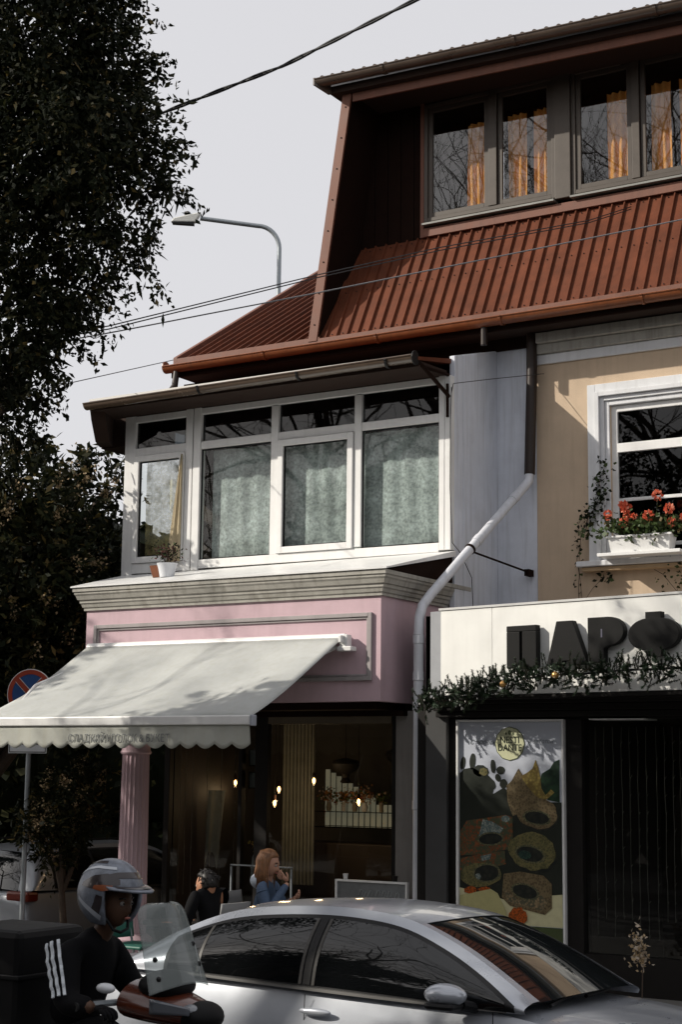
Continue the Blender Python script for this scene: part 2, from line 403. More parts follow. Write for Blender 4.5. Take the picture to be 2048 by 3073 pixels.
# lower roof slope : profiled sheet, one strip per rib
PITCH = .16
def strip_mesh(x0, ya, za, yb, zb, lift=.034):
    """one profiled strip: flat pan with a raised rib at its right edge, running up the slope"""
    d = Vector((0, yb - ya, zb - za)); nrm = Vector((0, -(zb - za), (yb - ya))).normalized()
    xs = [(0, 0), (.130, 0), (.137, lift), (.151, lift), (.160, 0)]
    b = MB(); N = len(xs)
    a0 = [Vector((x0 + x, ya, za)) + nrm * h for x, h in xs]
    th = -nrm * .012
    P = a0 + [p + th for p in a0[::-1]]
    b.add(P + [p + d for p in P], [(i, (i+1) % (2*N), 2*N + (i+1) % (2*N), 2*N + i) for i in range(2*N)] +
          [(0, 1, 8, 9), (1, 2, 7, 8), (2, 3, 6, 7), (3, 4, 5, 6)] + [(19, 18, 11, 10), (18, 17, 12, 11), (17, 16, 13, 12), (16, 15, 14, 13)])
    return b
p0 = None
nst = 52
for k in range(nst):
    x = -10.86 + k * PITCH
    if p0 is None:
        p0 = strip_mesh(x, 17.07, 7.735, 17.80, 9.13).build('roof_panel', roof_red, H)
        o = p0
    else:
        o = p0.copy(); COL.objects.link(o); o.location.x += k * PITCH
p1 = None
for k in range(14):
    if p1 is None:
        p1 = strip_mesh(-13.10, 17.07, 7.735, 21.0, 10.16, .04).build('roof_panel', roof_red, H); o = p1
    else:
        o = p1.copy(); COL.objects.link(o); o.location.x += k * PITCH
vg = MB(); vg.hexa([(-13.17, 17.04, 7.65), (-13.10, 17.04, 7.65), (-13.10, 21.1, 10.16), (-13.17, 21.1, 10.16)],
                   [(-13.17, 17.04, 7.79), (-13.10, 17.04, 7.79), (-13.10, 21.1, 10.30), (-13.17, 21.1, 10.30)])
vg.build('verge_board', roof_trim, H, bevel=.006)
MB().box(-13.1, -10.8, 17.035, 17.07, 7.69, 7.77).build('eave_flashing', roof_trim, H)
MB().box(-10.8, -2, 17.035, 17.07, 7.69, 7.75).build('eave_flashing', roof_trim, H)
sc_ = MB()
for k in range(nst):
    for t in (.04, .5, .96):
        sc_.ball((-10.86 + k*PITCH + .06, 17.07 + .73*t - .006, 7.735 + 1.395*t + .004), .0085, 6, 4)
sc_.build('roof_screws', black_p, H, kind='stuff')
# wing wall at the left end of the attic storey, leaning with the roof
wg = MB(); wg.prism([(-10.93, 17.06, 7.75), (-10.84, 17.06, 7.75), (-10.34, 17.06, 11.1), (-10.43, 17.06, 11.1)], (0, 2.6, 0))
WG = wg.build('wing_wall', shade_brown, H)
bb = MB(); bb.prism([(-10.97, 17.026, 7.72), (-10.835, 17.026, 7.72), (-10.335, 17.026, 11.08), (-10.47, 17.026, 11.08)], (0, .033, 0))
BB = bb.build('barge_board', roof_trim, WG, bevel=.004)
for k in range(8):
    f = .06 + k * .125
    MB().ball((-10.90 + .5*f, 17.024, 7.74 + 3.3*f), .011, 8, 6).build('screw', black_p, WG)
# attic wall and windows
aw = MB(); aw.box(-10.84, -9.66, 17.82, 17.95, 8.9, 11.15); aw.box(-9.66, -2, 17.82, 17.95, 8.9, 9.28); aw.box(-9.66, -2, 17.82, 17.95, 10.93, 11.15)
aw.build('attic_wall', shade_brown, H)
for k in range(5):
    MB().box(-10.62 + k*.2, -10.435 + k*.2, 17.802, 17.818, 9.1, 11.05).build('cladding_board', shade_brown, H, bevel=.003)
MB().box(-9.71, -9.655, 17.75, 17.817, 9.13, 11.0).build('corner_trim', roof_trim, H, bevel=.004)
MB().box(-9.652, -2, 17.74, 17.818, 9.13, 9.245).build('apron_flashing', roof_trim, H, bevel=.004)
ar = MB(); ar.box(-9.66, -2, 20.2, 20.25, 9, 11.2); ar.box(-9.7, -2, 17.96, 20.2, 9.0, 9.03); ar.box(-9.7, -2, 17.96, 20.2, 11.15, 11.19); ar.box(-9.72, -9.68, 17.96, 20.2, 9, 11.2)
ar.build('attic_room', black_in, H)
def attic_window(x0, x1, xm0, xm1):
    b = MB()
    arch(b, x0, x1, 9.33, 10.95, .055, 17.745, 17.83, 'LTRB'); b.box(xm0 + .005, xm1 - .005, 17.735, 17.83, 9.385, 10.895)
    Wd = b.build('attic_window', win_brown, H, bevel=.006)
    for a, c in ((x0 + .055, xm0), (xm1, x1 - .055)):
        f = MB(); arch(f, a + .003, c - .003, 9.388, 10.892, .062, 17.765, 17.81, 'LTRB'); f.build('casement_frame', win_brown, Wd, bevel=.005)
        MB().box(a + .06, c - .06, 17.785, 17.79, 9.445, 10.835).build('pane', glass_up, Wd)
    s = MB(); s.hexa([(x0, 17.68, 9.275), (x1, 17.68, 9.275), (x1, 17.82, 9.275), (x0, 17.82, 9.275)], [(x0, 17.68, 9.30), (x1, 17.68, 9.30), (x1, 17.82, 9.328), (x0, 17.82, 9.328)])
    s.build('sill', M('sill_grey', (.24, .24, .22), .35, var=.1, spec=.6), Wd)
    return Wd
def curtain(b, x0, x1, y, z0, z1, amp=.03, wl=.11, nx=None, gather=0.0, ph=0.0):
    nx = nx or max(10, int((x1 - x0) / wl * 8))
    def fn(u, v):
        x = x0 + (x1 - x0) * u
        k = 1 - gather * (1 - v)
        xx = x1 - (x1 - x) * k if gather > 0 else x
        return (xx, y + amp * math.sin(2*math.pi*(x - x0)/wl + ph + .6*math.sin(3*v + x*5)) * (.6 + .4*v), z0 + (z1 - z0) * v)
    b.grid(fn, nx, 8)
for x0, x1, a, c in ((-9.652, -7.78, -8.715, -8.585), (-7.56, -5.80, -6.765, -6.655), (-5.58, -3.8, -4.75, -4.64)):
    Wd = attic_window(x0, x1, a, c)
    cb = MB(); curtain(cb, a - .36, a - .05, 17.88, 9.36, 10.6, .028, .10); curtain(cb, c + .10, c + .36, 17.88, 9.36, 10.6, .028, .10); curtain(cb, c + .46, c + .70, 17.88, 9.36, 10.6, .028, .09)
    cb.build('curtain', orange_c, Wd, smooth='all', fixn=False)
for x0, x1 in ((-7.777, -7.563), (-5.797, -5.583)):
    MB().box(x0, x1, 17.715, 17.83, 9.30, 10.95).build('window_post', win_brown, H, bevel=.008)
# upper eave
def slope_z(x): return 11.0 - (x + 10.4) * .030
up = MB(); up.hexa([(-10.62, 16.93, slope_z(-10.62)), (-2, 16.93, slope_z(-2)), (-2, 19, slope_z(-2)), (-10.62, 19, slope_z(-10.62))],
                   [(-10.62, 16.93, slope_z(-10.62) + .10), (-2, 16.93, slope_z(-2) + .10), (-2, 19, slope_z(-2) + .10), (-10.62, 19, slope_z(-10.62) + .10)])
up.build('upper_soffit', soffit_m, H)
fs = MB(); fs.hexa([(-10.33, 17.03, slope_z(-10.33) - .115), (-2, 17.03, slope_z(-2) - .115), (-2, 17.06, slope_z(-2) - .115), (-10.33, 17.06, slope_z(-10.33) - .115)],
                   [(-10.33, 17.03, slope_z(-10.33) - .003), (-2, 17.03, slope_z(-2) - .003), (-2, 17.06, slope_z(-2) - .003), (-10.33, 17.06, slope_z(-10.33) - .003)])
fs.build('fascia_strip', roof_trim, H)
dgut = M('dark_gutter', (.085, .060, .045), .3, var=.2, spec=.7)
g2 = MB(); gutter(g2, -10.74, -2, 16.82, slope_z(-10.74) + .16, slope_z(-2) + .16, .085); G2 = g2.build('upper_gutter', dgut, H, smooth=30)
e = MB(); e.hexa([(-10.76, 16.735, 11.09), (-10.74, 16.735, 11.09), (-10.60, 16.93, 11.0), (-10.64, 16.93, 11.0)],
                 [(-10.76, 16.735, 11.19), (-10.74, 16.735, 11.19), (-10.60, 16.93, 11.17), (-10.64, 16.93, 11.17)]); e.build('gutter_end', dgut, G2)
for x in (-9.75, -7.9, -6.1):
    t = MB(); gutter(t, x, x + .04, 16.82, slope_z(x) + .158, slope_z(x + .04) + .158, .095); t.build('gutter_joint', dgut, G2)
ur = MB(); ur.hexa([(-10.7, 16.86, 11.13), (-2, 16.86, 10.87), (-2, 20, 11.6), (-10.7, 20, 11.86)], [(-10.7, 16.86, 11.19), (-2, 16.86, 10.93), (-2, 20, 11.66), (-10.7, 20, 11.92)])
ur.build('upper_roof', dgut, H)
re_ = MB()
for k in range(54):
    x = -10.66 + k * .16; z = slope_z(x) + .195
    re_.tube([(x, 16.79, z - .012), (x, 17.6, z + .17)], .034, 8)
re_.build('roof_edge', dgut, H, smooth=True, kind='stuff')

# ------------------------------------------------------------------ glazed sunroom above the pink shop
S = thing('sunroom', 'white framed glazed sunroom with lace curtains above the pink shop', 'sunroom', (-11, 16.6, 4.7))
def bx(name, m, a, par=S, bevel=.006, **k): return MB().box(*a).build(name, m, par, bevel=bevel, **k)
bx('left_post', pvc, (-13.44, -13.265, 16.40, 16.50, 4.72, 6.86)); bx('corner_post', pvc, (-12.425, -12.315, 16.39, 16.50, 4.74, 6.86)); bx('corner_post', pvc, (-12.295, -12.185, 16.385, 16.50, 4.74, 6.86))
bx('seam_strip', black_p, (-12.314, -12.296, 16.42, 16.45, 4.75, 6.85), bevel=0)
bx('mullion', pvc, (-11.09, -10.985, 16.395, 16.49, 4.87, 6.76)); bx('mullion', pvc, (-9.87, -9.77, 16.395, 16.49, 4.89, 6.76))
bx('right_post', pvc, (-8.705, -8.632, 16.39, 16.50, 4.78, 6.86)); bx('right_post', pvc, (-8.628, -8.552, 16.392, 16.50, 4.78, 6.86))
bx('top_rail', pvc, (-13.262, -12.428, 16.395, 16.49, 6.765, 6.85)); bx('top_rail', pvc, (-12.182, -8.708, 16.395, 16.49, 6.77, 6.85))
bx('bottom_rail', pvc, (-13.262, -12.428, 16.395, 16.49, 4.745, 4.875)); bx('bottom_rail', pvc, (-12.182, -8.708, 16.395, 16.49, 4.76, 4.87))
bx('transom', pvc, (-13.262, -12.428, 16.397, 16.488, 6.31, 6.415))
for x0, x1 in ((-12.182, -11.093), (-10.982, -9.873), (-9.767, -8.708)): bx('transom', pvc, (x0, x1, 16.397, 16.488, 6.31, 6.41))
for x0, x1 in ((-13.262, -12.428), (-12.182, -11.093), (-10.982, -9.873), (-9.767, -8.708)):
    MB().box(x0, x1, 16.44, 16.446, 6.412, 6.768).build('pane', glass_dark, S)
for x0, x1, z0, z1 in ((-13.255, -12.435, 4.88, 6.305), (-10.975, -9.88, 4.876, 6.303)):
    f = MB(); arch(f, x0, x1, z0, z1, .078, 16.37, 16.44, 'LTRB'); cs = f.build('casement', pvc, S, bevel=.006)
    g = MB(); arch(g, x0 + .08, x1 - .08, z0 + .08, z1 - .08, .012, 16.40, 16.43, 'LTRB'); g.build('gasket', black_p, cs)
    MB().box(x0 + .076, x1 - .076, 16.415, 16.421, z0 + .076, z1 - .076).build('pane', glass, cs)
for x0, x1 in ((-12.182, -11.093), (-9.767, -8.708)):
    MB().box(x0, x1, 16.44, 16.446, 4.872, 6.308).build('pane', glass, S)
    g = MB(); arch(g, x0 + .002, x1 - .002, 4.873, 6.307, .014, 16.42, 16.438, 'LTRB'); g.build('gasket', black_p, S)
cl = MB(); curtain(cl, -13.22, -12.5, 16.62, 4.8, 6.32, .03, .16); cl.build('yellow_voile', voile_y, S, smooth='all', fixn=False)
for x0, x1, ph in ((-12.08, -11.05, 0), (-11.0, -9.85, 1.3), (-9.83, -8.66, 2.1)):
    cl = MB(); curtain(cl, x0, x1, 16.55, 4.8, 6.30, .013, .26, ph=ph); cl.build('lace_curtain', lace, S, smooth='all', fixn=False)
yc = MB(); yc.grid(lambda u, v: (-12.455 + (.10 - .10*v) * (u - 1) * 2.0 - (1-v)*.0 + .02*u, 16.34 + .014*math.sin(u*13), 4.86 + 1.40*v), 10, 10)
yc.build('hanging_curtain', yellow_c, S, smooth='all', fixn=False, solid=.004, label='yellow curtain edge hanging out of the left casement')
# dim room behind
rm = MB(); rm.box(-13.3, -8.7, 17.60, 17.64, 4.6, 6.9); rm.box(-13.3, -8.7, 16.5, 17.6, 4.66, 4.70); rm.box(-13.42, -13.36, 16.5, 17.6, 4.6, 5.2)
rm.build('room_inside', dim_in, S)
bx('top_panel', soffit_m, (-13.4, -8.6, 16.5, 17.6, 6.84, 6.88), bevel=0)
# left end glazing post and white clad right side wall
for k, (y0, y1, zt) in enumerate(((16.503, 16.72, 7.12), (16.724, 17.10, 7.22), (17.104, 17.645, 7.54))):
    zf = lambda y: 7.115 + (y - 16.5) * .28
    pb = MB(); pb.prism([(-8.62, y0, 3.9), (-8.62, y1, 3.9), (-8.62, y1, min(7.45, zf(y1))), (-8.62, y0, zf(y0))], (.068 + (.004 if k == 1 else 0), 0, 0)); pb.build('cladding_panel', sidewall, S, bevel=.004)
# roof with soffit, gutter and boxed left end
rf = MB(); rf.hexa([(-13.48, 15.69, 6.885), (-8.60, 15.69, 6.885), (-8.60, 17.62, 7.22), (-13.95, 17.62, 7.22)], [(-13.48, 15.69, 6.925), (-8.60, 15.69, 6.925), (-8.60, 17.62, 7.30), (-13.95, 17.62, 7.30)])
rf.build('roof', roof_red, S)
sf = MB(); sf.hexa([(-13.48, 15.71, 6.815), (-8.60, 15.71, 6.815), (-8.62, 16.43, 6.86), (-13.9, 16.43, 6.86)], [(-13.48, 15.71, 6.88), (-8.60, 15.71, 6.88), (-8.62, 16.43, 6.925), (-13.9, 16.43, 6.925)])
sf.build('soffit', soffit_m, S)
eb = MB(); eb.prism([(-13.50, 15.72, 6.90), (-13.95, 16.5, 6.95), (-13.96, 16.5, 6.52), (-13.70, 16.1, 6.50), (-13.53, 15.8, 6.72)], (.16, .10, 0))
eb.hexa([(-13.95, 16.52, 6.50), (-13.45, 16.52, 6.50), (-13.45, 17.5, 6.50), (-13.95, 17.5, 6.50)], [(-13.95, 16.52, 6.95), (-13.45, 16.52, 6.95), (-13.45, 17.5, 6.95), (-13.95, 17.5, 6.95)])
eb.build('boxed_roof_end', soffit_m, S)
g3 = MB(); gutter(g3, -13.48, -8.62, 15.64, 6.885, 6.92, .075); G3 = g3.build('gutter', M('sunroom_gutter', (.10, .070, .05), .25, var=.2, spec=.8), S, smooth=30)
MB().box(-13.46, -8.61, 15.665, 15.705, 6.93, 6.958).build('drip_edge', M('bright_drip_edge', (.62, .60, .56), .3, spec=.7), S)
for x in (-11.66, -10.2, -8.98):
    t = MB(); gutter(t, x, x + .03, 15.64, 6.90, 6.90, .083); t.build('gutter_joint', black_p, G3)
e = MB(); e.tube([(-8.62, 15.64, 6.90), (-8.605, 15.64, 6.90)], .085, 14); e.build('gutter_end', black_p, G3)
bk = MB(); bk.tube([(-8.60, 15.72, 6.86), (-8.575, 16.40, 6.60)], .025, 6); bk.tube([(-8.60, 15.75, 6.83), (-8.58, 16.42, 6.86)], .02, 6); bk.tube([(-8.585, 16.38, 6.75), (-8.585, 16.38, 6.35)], .018, 6)
bk.build('roof_bracket', shade_brown, S)

# ------------------------------------------------------------------ pink shop
PK = thing('pink_shop', 'pink corner shop with fluted column under a grey cornice', 'shop', (-10.8, 15.4, .13))
MB().box(-12.80, -8.67, 15.0, 15.15, 2.98, 4.12).build('front_wall', pink, PK)
MB().box(-8.80, -8.673, 15.153, 16.9, 2.98, 4.38).build('side_wall', pink, PK)
MB().box(-12.8, -12.67, 15.153, 17.5, 2.98, 4.38).build('left_wall', pink, PK)
MB().box(-12.06, -11.98, 15.76, 17.6, 0, 2.9).build('lower_left_wall', dark_shop, PK)
MB().box(-12.66, -8.81, 15.153, 15.8, 2.90, 2.98).build('underside', shade_brown, PK)
MB().box(-12.66, -8.68, 15.52, 15.66, 2.84, 2.898).build('beam', shade_brown, PK)
# panel moulding on the fascia
pm = MB(); arch(pm, -12.66, -8.77, 3.20, 3.935, .045, 14.965, 15.0, 'LTRB'); arch(pm, -12.612, -8.818, 3.248, 3.887, .022, 14.98, 15.002, 'LTRB')
pm.build('panel_moulding', M('moulding_paint', (.36, .33, .33), .7, var=.15, streak=.2), PK, bevel=.005)
# cornice : stepped profile along the front and both returns
prof = [(0, 4.115), (-.025, 4.115), (-.025, 4.145), (-.04, 4.155), (-.05, 4.19), (-.065, 4.205), (-.065, 4.235), (-.085, 4.245), (-.10, 4.29), (-.115, 4.31), (-.115, 4.335), (-.13, 4.34), (-.13, 4.385), (0, 4.385)]
def mitre_sweep(prof, path):    # path: (x, y, nx, ny) with outward mitre vectors; prof offset (negative = outward)
    b = MB(); N = len(prof)
    for x, y, nx, ny in path: b.v += [(x - nx * d, y - ny * d, z) for d, z in prof]
    for k in range(len(path) - 1):
        for i in range(N): b.f.append((k*N + i, k*N + (i+1) % N, (k+1)*N + (i+1) % N, (k+1)*N + i)); b.m.append(0)
    b.f.append(tuple(range(N))[::-1]); b.m.append(0); b.f.append(tuple((len(path)-1)*N + i for i in range(N))); b.m.append(0)
    return b
mitre_sweep(prof, [(-12.80, 17.5, -1, 0), (-12.80, 14.998, -1, -1), (-8.67, 14.998, 1, -1), (-8.67, 16.9, 1, 0)]).build('cornice', stone_trim, PK)
# sloping white ledge between cornice and sunroom
lg = MB(); lg.hexa([(-12.95, 14.85, 4.389), (-8.52, 14.85, 4.389), (-8.50, 16.43, 4.70), (-13.46, 16.43, 4.66)], [(-12.95, 14.85, 4.405), (-8.52, 14.85, 4.405), (-8.50, 16.43, 4.765), (-13.46, 16.43, 4.735)])
lg.build('ledge_flashing', pvc, PK)
sd = MB(); sd.prism([(-8.66, 14.95, 4.39), (-8.66, 16.42, 4.39), (-8.66, 16.42, 4.695)], (.12, 0, 0)); sd.build('ledge_end', shade_brown, PK)
# fluted column
def fluted(b, cx, cy, z0, z1, r0, r1, nf=20, sub=4):
    rings = 10; n = nf * sub; vs = []
    for j in range(rings + 1):
        t = j / rings; r = r0 + (r1 - r0) * t; z = z0 + (z1 - z0) * t
        for k in range(n):
            a = 2*math.pi*k/n; d = math.sin(math.pi * (k % sub) / sub) * .014
            vs.append((cx + (r - d)*math.cos(a), cy + (r - d)*math.sin(a), z))
    b.add(vs, [(j*n + k, j*n + (k+1) % n, (j+1)*n + (k+1) % n, (j+1)*n + k) for j in range(rings) for k in range(n)])
cb = MB(); fluted(cb, -12.07, 15.12, .35, 2.42, .180, .158)
CO = cb.build('column', pink, PK)
MB().lathe([(.17, 2.40), (.185, 2.42), (.17, 2.45), (.167, 2.50), (.195, 2.53), (.21, 2.58), (.21, 2.62)], (-12.07, 15.12, 0), 28).build('capital', pink, CO, smooth=30)
MB().box(-12.29, -11.85, 14.9, 15.34, 2.62, 2.98).build('capital_block', pink, CO)
MB().lathe([(.28, .12), (.28, .20), (.25, .24), (.26, .29), (.185, .35)], (-12.07, 15.12, 0), 28).build('column_base', pink, CO, smooth=30)
# glazed shopfront and interior
fr = MB()
for x0, x1 in ((-12.06, -11.98), (-10.97, -10.92), (-10.735, -10.56), (-8.90, -8.835)): fr.box(x0, x1, 15.66, 15.74, .13, 2.84)
for x0, x1 in ((-11.978, -10.972), (-10.918, -10.737), (-10.558, -8.902)): fr.box(x0, x1, 15.66, 15.74, 2.76, 2.84); fr.box(x0, x1, 15.66, 15.74, .13, .26)
fr.build('shopfront_frame', dark_shop, PK, bevel=.004)
MB().box(-10.555, -8.905, 15.655, 15.70, 2.765, 2.84).build('header_strip', M('header_tan', (.16, .13, .09), .7, var=.2), PK)
for x0, x1 in ((-11.978, -10.972), (-10.918, -10.737), (-10.558, -8.902)): MB().box(x0, x1, 15.69, 15.70, .262, 2.758).build('shop_pane', glass_shop, PK)
MB().box(-8.83, -8.60, 15.62, 15.80, .13, 2.898).build('pier', grey_pier, PK, bevel=.01)
it = MB(); it.box(-13.6, -8.85, 19.4, 19.5, .1, 3.3); it.box(-13.6, -13.5, 17.7, 19.4, .1, 3.3); it.box(-8.84, -8.80, 15.82, 19.4, .1, 3.3); it.box(-13.5, -8.85, 15.8, 19.4, 2.9, 2.95); it.box(-13.5, -8.85, 15.75, 19.4, .10, .14)
it.build('interior_walls', M('cafe_wall', (.10, .086, .066), .9, var=.25, vs=1.5), PK)
MB().box(-11.9, -9.2, 17.9, 18.5, .14, 1.32).build('counter', M('dark_wood', (.030, .020, .014), .5, var=.3), PK, bevel=.02)
cup = MB(); cup.box(-10.0, -9.1, 19.2, 19.39, 1.45, 2.85)
cup.build('wall_panel', M('greenish_wall', (.20, .19, .14), .8, var=.3, vs=2), PK)
# ------------------------------------------------------------------ perfume shop front
PS = thing('perfume_shop', 'dark perfume shop front with poster window beside the white drain pipe', 'shop', (-6, 15.2, .13))
w = MB(); w.box(-8.28, -7.82, 15.12, 15.3, 0, 3.05); w.box(-7.82, -2, 15.12, 15.3, 2.78, 3.05); w.box(-6.57, -6.40, 15.10, 15.3, 0, 2.78); w.box(-8.28, -7.8, 15.3, 17.6, 0, 3.9)
w.build('shop_wall', dark_shop, PS, bevel=.004)
MB().box(-8.15, -7.90, 15.06, 15.118, .13, 3.0).build('grey_pilaster', M('shade_pilaster', (.055, .055, .055), .7, var=.2), PK if False else PS, bevel=.01)
w = MB(); w.box(-8.28, -2, 15.3, 15.4, 3.05, 3.9); w.box(-8.28, -2, 15.4, 17.6, 3.86, 3.94); w.build('upper_wall', grey_pier, PS)
for k, (z0, z1, y) in enumerate(((2.80, 2.86, 15.00), (2.863, 2.93, 14.95), (2.933, 2.985, 14.90))):
    MB().box(-8.0, -2, y, 15.118, z0, z1).build('lintel_moulding', dark_shop, PS, bevel=.006)
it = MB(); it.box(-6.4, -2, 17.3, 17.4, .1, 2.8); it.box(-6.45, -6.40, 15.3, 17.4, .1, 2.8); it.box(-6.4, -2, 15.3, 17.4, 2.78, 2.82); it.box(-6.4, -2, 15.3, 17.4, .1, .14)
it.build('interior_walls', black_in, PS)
MB().box(-6.395, -2, 15.16, 15.17, .5, 2.777).build('shop_pane', glass_shop, PS)
MB().box(-6.395, -2, 15.08, 15.26, .13, .497).build('stall_riser', dark_shop, PS)
ct = MB(); ct.hexa([(-6.30, 15.06, 2.765), (-5.72, 15.06, 2.765), (-5.72, 15.42, 2.765), (-6.30, 15.42, 2.765)], [(-6.30, 15.06, 2.778), (-5.72, 15.06, 2.778), (-5.72, 15.42, 2.778), (-6.30, 15.42, 2.778)])
ct.build('lintel_plate', pvc, PS)
for k, (a, b_, z0, z1) in enumerate(((-5.62, -5.50, 1.0, 1.65), (-5.56, -5.50, 1.9, 2.05), (-5.55, -5.45, 1.5, 1.58))):
    MB().box(a, b_, 16.6, 16.62, z0, z1).build('reflective_card', M('card_grey%d' % k, (.10, .10, .10), .4), PS)
# poster in its lit window
PO = thing('poster', 'tall soap advertising poster with green crest in a thin white frame', 'poster', (-7.18, 15.09, .5))
f = MB(); arch(f, -7.785, -6.575, .38, 2.775, .022, 15.05, 15.118, 'LTRB'); f.build('frame', pvc, PO, bevel=.003)
def px(x, y): return (-7.74 + (x - 130) * .001124, 2.74 - (y - 90) * .000977)
def flat(name, m, pts, lay, par=PO, org=None, thick=.0015):
    Y = 15.088 - lay * .003
    b = MB(); b.prism([(*((px(x, y))[0:1]), Y, px(x, y)[1]) for x, y in pts], (0, thick, 0)); return b.build(name, m, par)
def oval(cx, cy, rx, ry, rot=0, n=34, wob=0, seed=0):
    rn = random.Random(seed); c, s_ = math.cos(rad(rot)), math.sin(rad(rot)); out = []
    for k in range(n):
        a = 2*math.pi*k/n; q = 1 + wob * rn.uniform(-1, 1); x, y = rx*q*math.cos(a), ry*q*math.sin(a)
        out.append((cx + x*c - y*s_, cy + x*s_ + y*c))
    return out
def P_(name, col, var=.2, vs=12, c2=None):
    """printed colour: two inks broken up by noise, so a printed photograph reads as detail and not as one flat tint"""
    m = M(name, col, .45, var=min(.6, var), vs=vs)
    if var >= .35:
        n, l = m.node_tree.nodes, m.node_tree.links; p = n['Principled BSDF']; old = p.inputs['Base Color'].links[0].from_socket
        g = n.new('ShaderNodeNewGeometry'); v = n.new('ShaderNodeTexVoronoi'); v.inputs['Scale'].default_value = vs*1.6; t = n.new('ShaderNodeTexNoise'); t.inputs['Scale'].default_value = vs*.7; t.inputs['Detail'].default_value = 6
        l.new(g.outputs['Position'], v.inputs['Vector']); l.new(g.outputs['Position'], t.inputs['Vector'])
        mu = n.new('ShaderNodeMath'); mu.operation = 'MULTIPLY'; l.new(v.outputs['Distance'], mu.inputs[0]); l.new(t.outputs['Fac'], mu.inputs[1])
        r = n.new('ShaderNodeMapRange'); r.inputs[1].default_value = .06; r.inputs[2].default_value = .34; l.new(mu.outputs[0], r.inputs[0])
        x = n.new('ShaderNodeMix'); x.data_type = 'RGBA'; l.new(r.outputs[0], x.inputs[0]); l.new(old, x.inputs[6]); c2 = c2 or (col[0]*.25, col[1]*.35, col[2]*.4); x.inputs[7].default_value = (*c2, 1); l.new(x.outputs[2], p.inputs['Base Color'])
    return m
mb_ = MB(); mb_.box(-7.762, -6.598, 15.09, 15.10, .40, 2.752); mb_.build('sheet', P_('print_sky', (.48, .51, .58), .05, 2), PO)
pc = dict(cream=P_('print_cream', (.58, .55, .33), .1), dark=P_('print_dark_leaf', (.012, .016, .010)), green=P_('print_green', (.018, .055, .022), .4), shell=P_('print_shell', (.36, .28, .07), .4, 20, (.16, .11, .03)),
          ora=P_('print_orange_wrap', (.22, .050, .008), .6, 22, (.05, .06, .03)), bro=P_('print_brown', (.075, .050, .022), .7, 26, (.16, .12, .06)), oli=P_('print_olive', (.055, .062, .022), .7, 30, (.14, .12, .045)), lab=P_('print_label', (.020, .022, .014), .4), pal=P_('print_pale', (.32, .34, .29), .5, 30),
          flo=P_('print_orange_flower', (.62, .11, .006), .4, 40), band=P_('print_green_band', (.055, .075, .025)), teal=P_('print_teal', (.03, .075, .05), .5, 40), rim=P_('print_rim', (.20, .17, .08), .5, 45), crest=P_('print_crest', (.55, .56, .36), .1), edge=P_('print_crest_edge', (.08, .10, .05)))
flat('print_lower_sheet', pc['cream'], [(112, 1780), (1130, 1780), (1130, 2150), (112, 2150)], .6)
flat('print_band', pc['band'], [(112, 2155), (1130, 2155), (1130, 2490), (112, 2490)], .6)
flat('print_shade', pc['dark'], [(112, 620), (160, 570), (330, 560), (470, 700), (450, 830), (560, 760), (620, 800), (700, 1000), (1000, 900), (1130, 900), (1130, 1820), (560, 1900), (112, 1800)], .8)
for cx, cy, rx, ry, ro in ((145, 510, 24, 70, 8), (245, 490, 30, 85, 4), (330, 590, 80, 62, 10), (455, 540, 26, 72, -4), (530, 582, 42, 42, 0), (505, 660, 28, 42, -20), (225, 640, 110, 80, 0), (400, 720, 90, 60, 30), (560, 720, 40, 50, 0)):
    flat('print_leaf', pc['dark'], oval(cx, cy, rx, ry, ro, 18, .05, int(cx)), 1.0)
flat('print_leaf', pc['oli'], oval(360, 600, 45, 40, 0, 16, .15, 3), 1.6)
flat('print_leaf', pc['green'], [(1112, 465), (1060, 490), (1020, 560), (940, 610), (915, 720), (930, 830), (1000, 880), (1112, 900)], 1.2)
flat('print_starfish', pc['shell'], [(880, 470), (905, 540), (925, 640), (935, 760), (975, 830), (1030, 770), (1062, 800), (1000, 860), (960, 890), (880, 840), (790, 730), (735, 640), (800, 600), (850, 560)], 1.6)
flat('print_shell', pc['bro'], [(710, 560), (640, 690), (590, 740), (600, 900), (650, 1050), (760, 1000), (930, 880), (830, 740), (760, 640)], 1.4)
for cx, cy, rx, ry, ro in ((900, 1040, 205, 165, 10), (850, 1430, 240, 192, 12), (335, 1690, 214, 124, -6)): flat('print_shadow', pc['lab'], oval(cx, cy, rx, ry, ro, 30, .03, int(cx)), 1.65)
for cx, cy, rx, ry, ro, ly in ((890, 1060, 140, 76, 8, 2.3), (430, 1290, 134, 70, -6, 2.6), (820, 1430, 152, 90, 12, 2.7), (390, 1640, 142, 97, -8, 3.75), (770, 1810, 140, 82, 12, 3.75)): flat('print_rim', pc['rim'], oval(cx, cy, rx, ry, ro, 30, .03, int(cx)), ly)
flat('print_soap', pc['bro'], oval(890, 1010, 200, 160, 10, 22, .05, 5), 1.8); flat('print_label', pc['lab'], oval(890, 1060, 120, 60, 8), 2.6)
flat('print_soap', pc['ora'], [(185, 1110), (580, 1040), (650, 1060), (650, 1380), (260, 1460), (115, 1470), (115, 1230)], 1.8)
flat('print_paper', pc['pal'], [(350, 1090), (440, 1110), (560, 1180), (480, 1290), (300, 1310), (330, 1180)], 2.2); flat('print_label', pc['lab'], oval(430, 1290, 115, 55, -6), 3.0)
flat('print_paper', pc['pal'], oval(580, 1080, 42, 34, 0, 14, .1, 8), 2.4)
flat('print_soap', pc['oli'], oval(840, 1400, 235, 190, 12, 26, .05, 9), 2.2); flat('print_label', pc['lab'], oval(820, 1430, 130, 72, 12), 3.0); flat('print_label_tint', pc['teal'], oval(770, 1440, 62, 44, 10), 3.6)
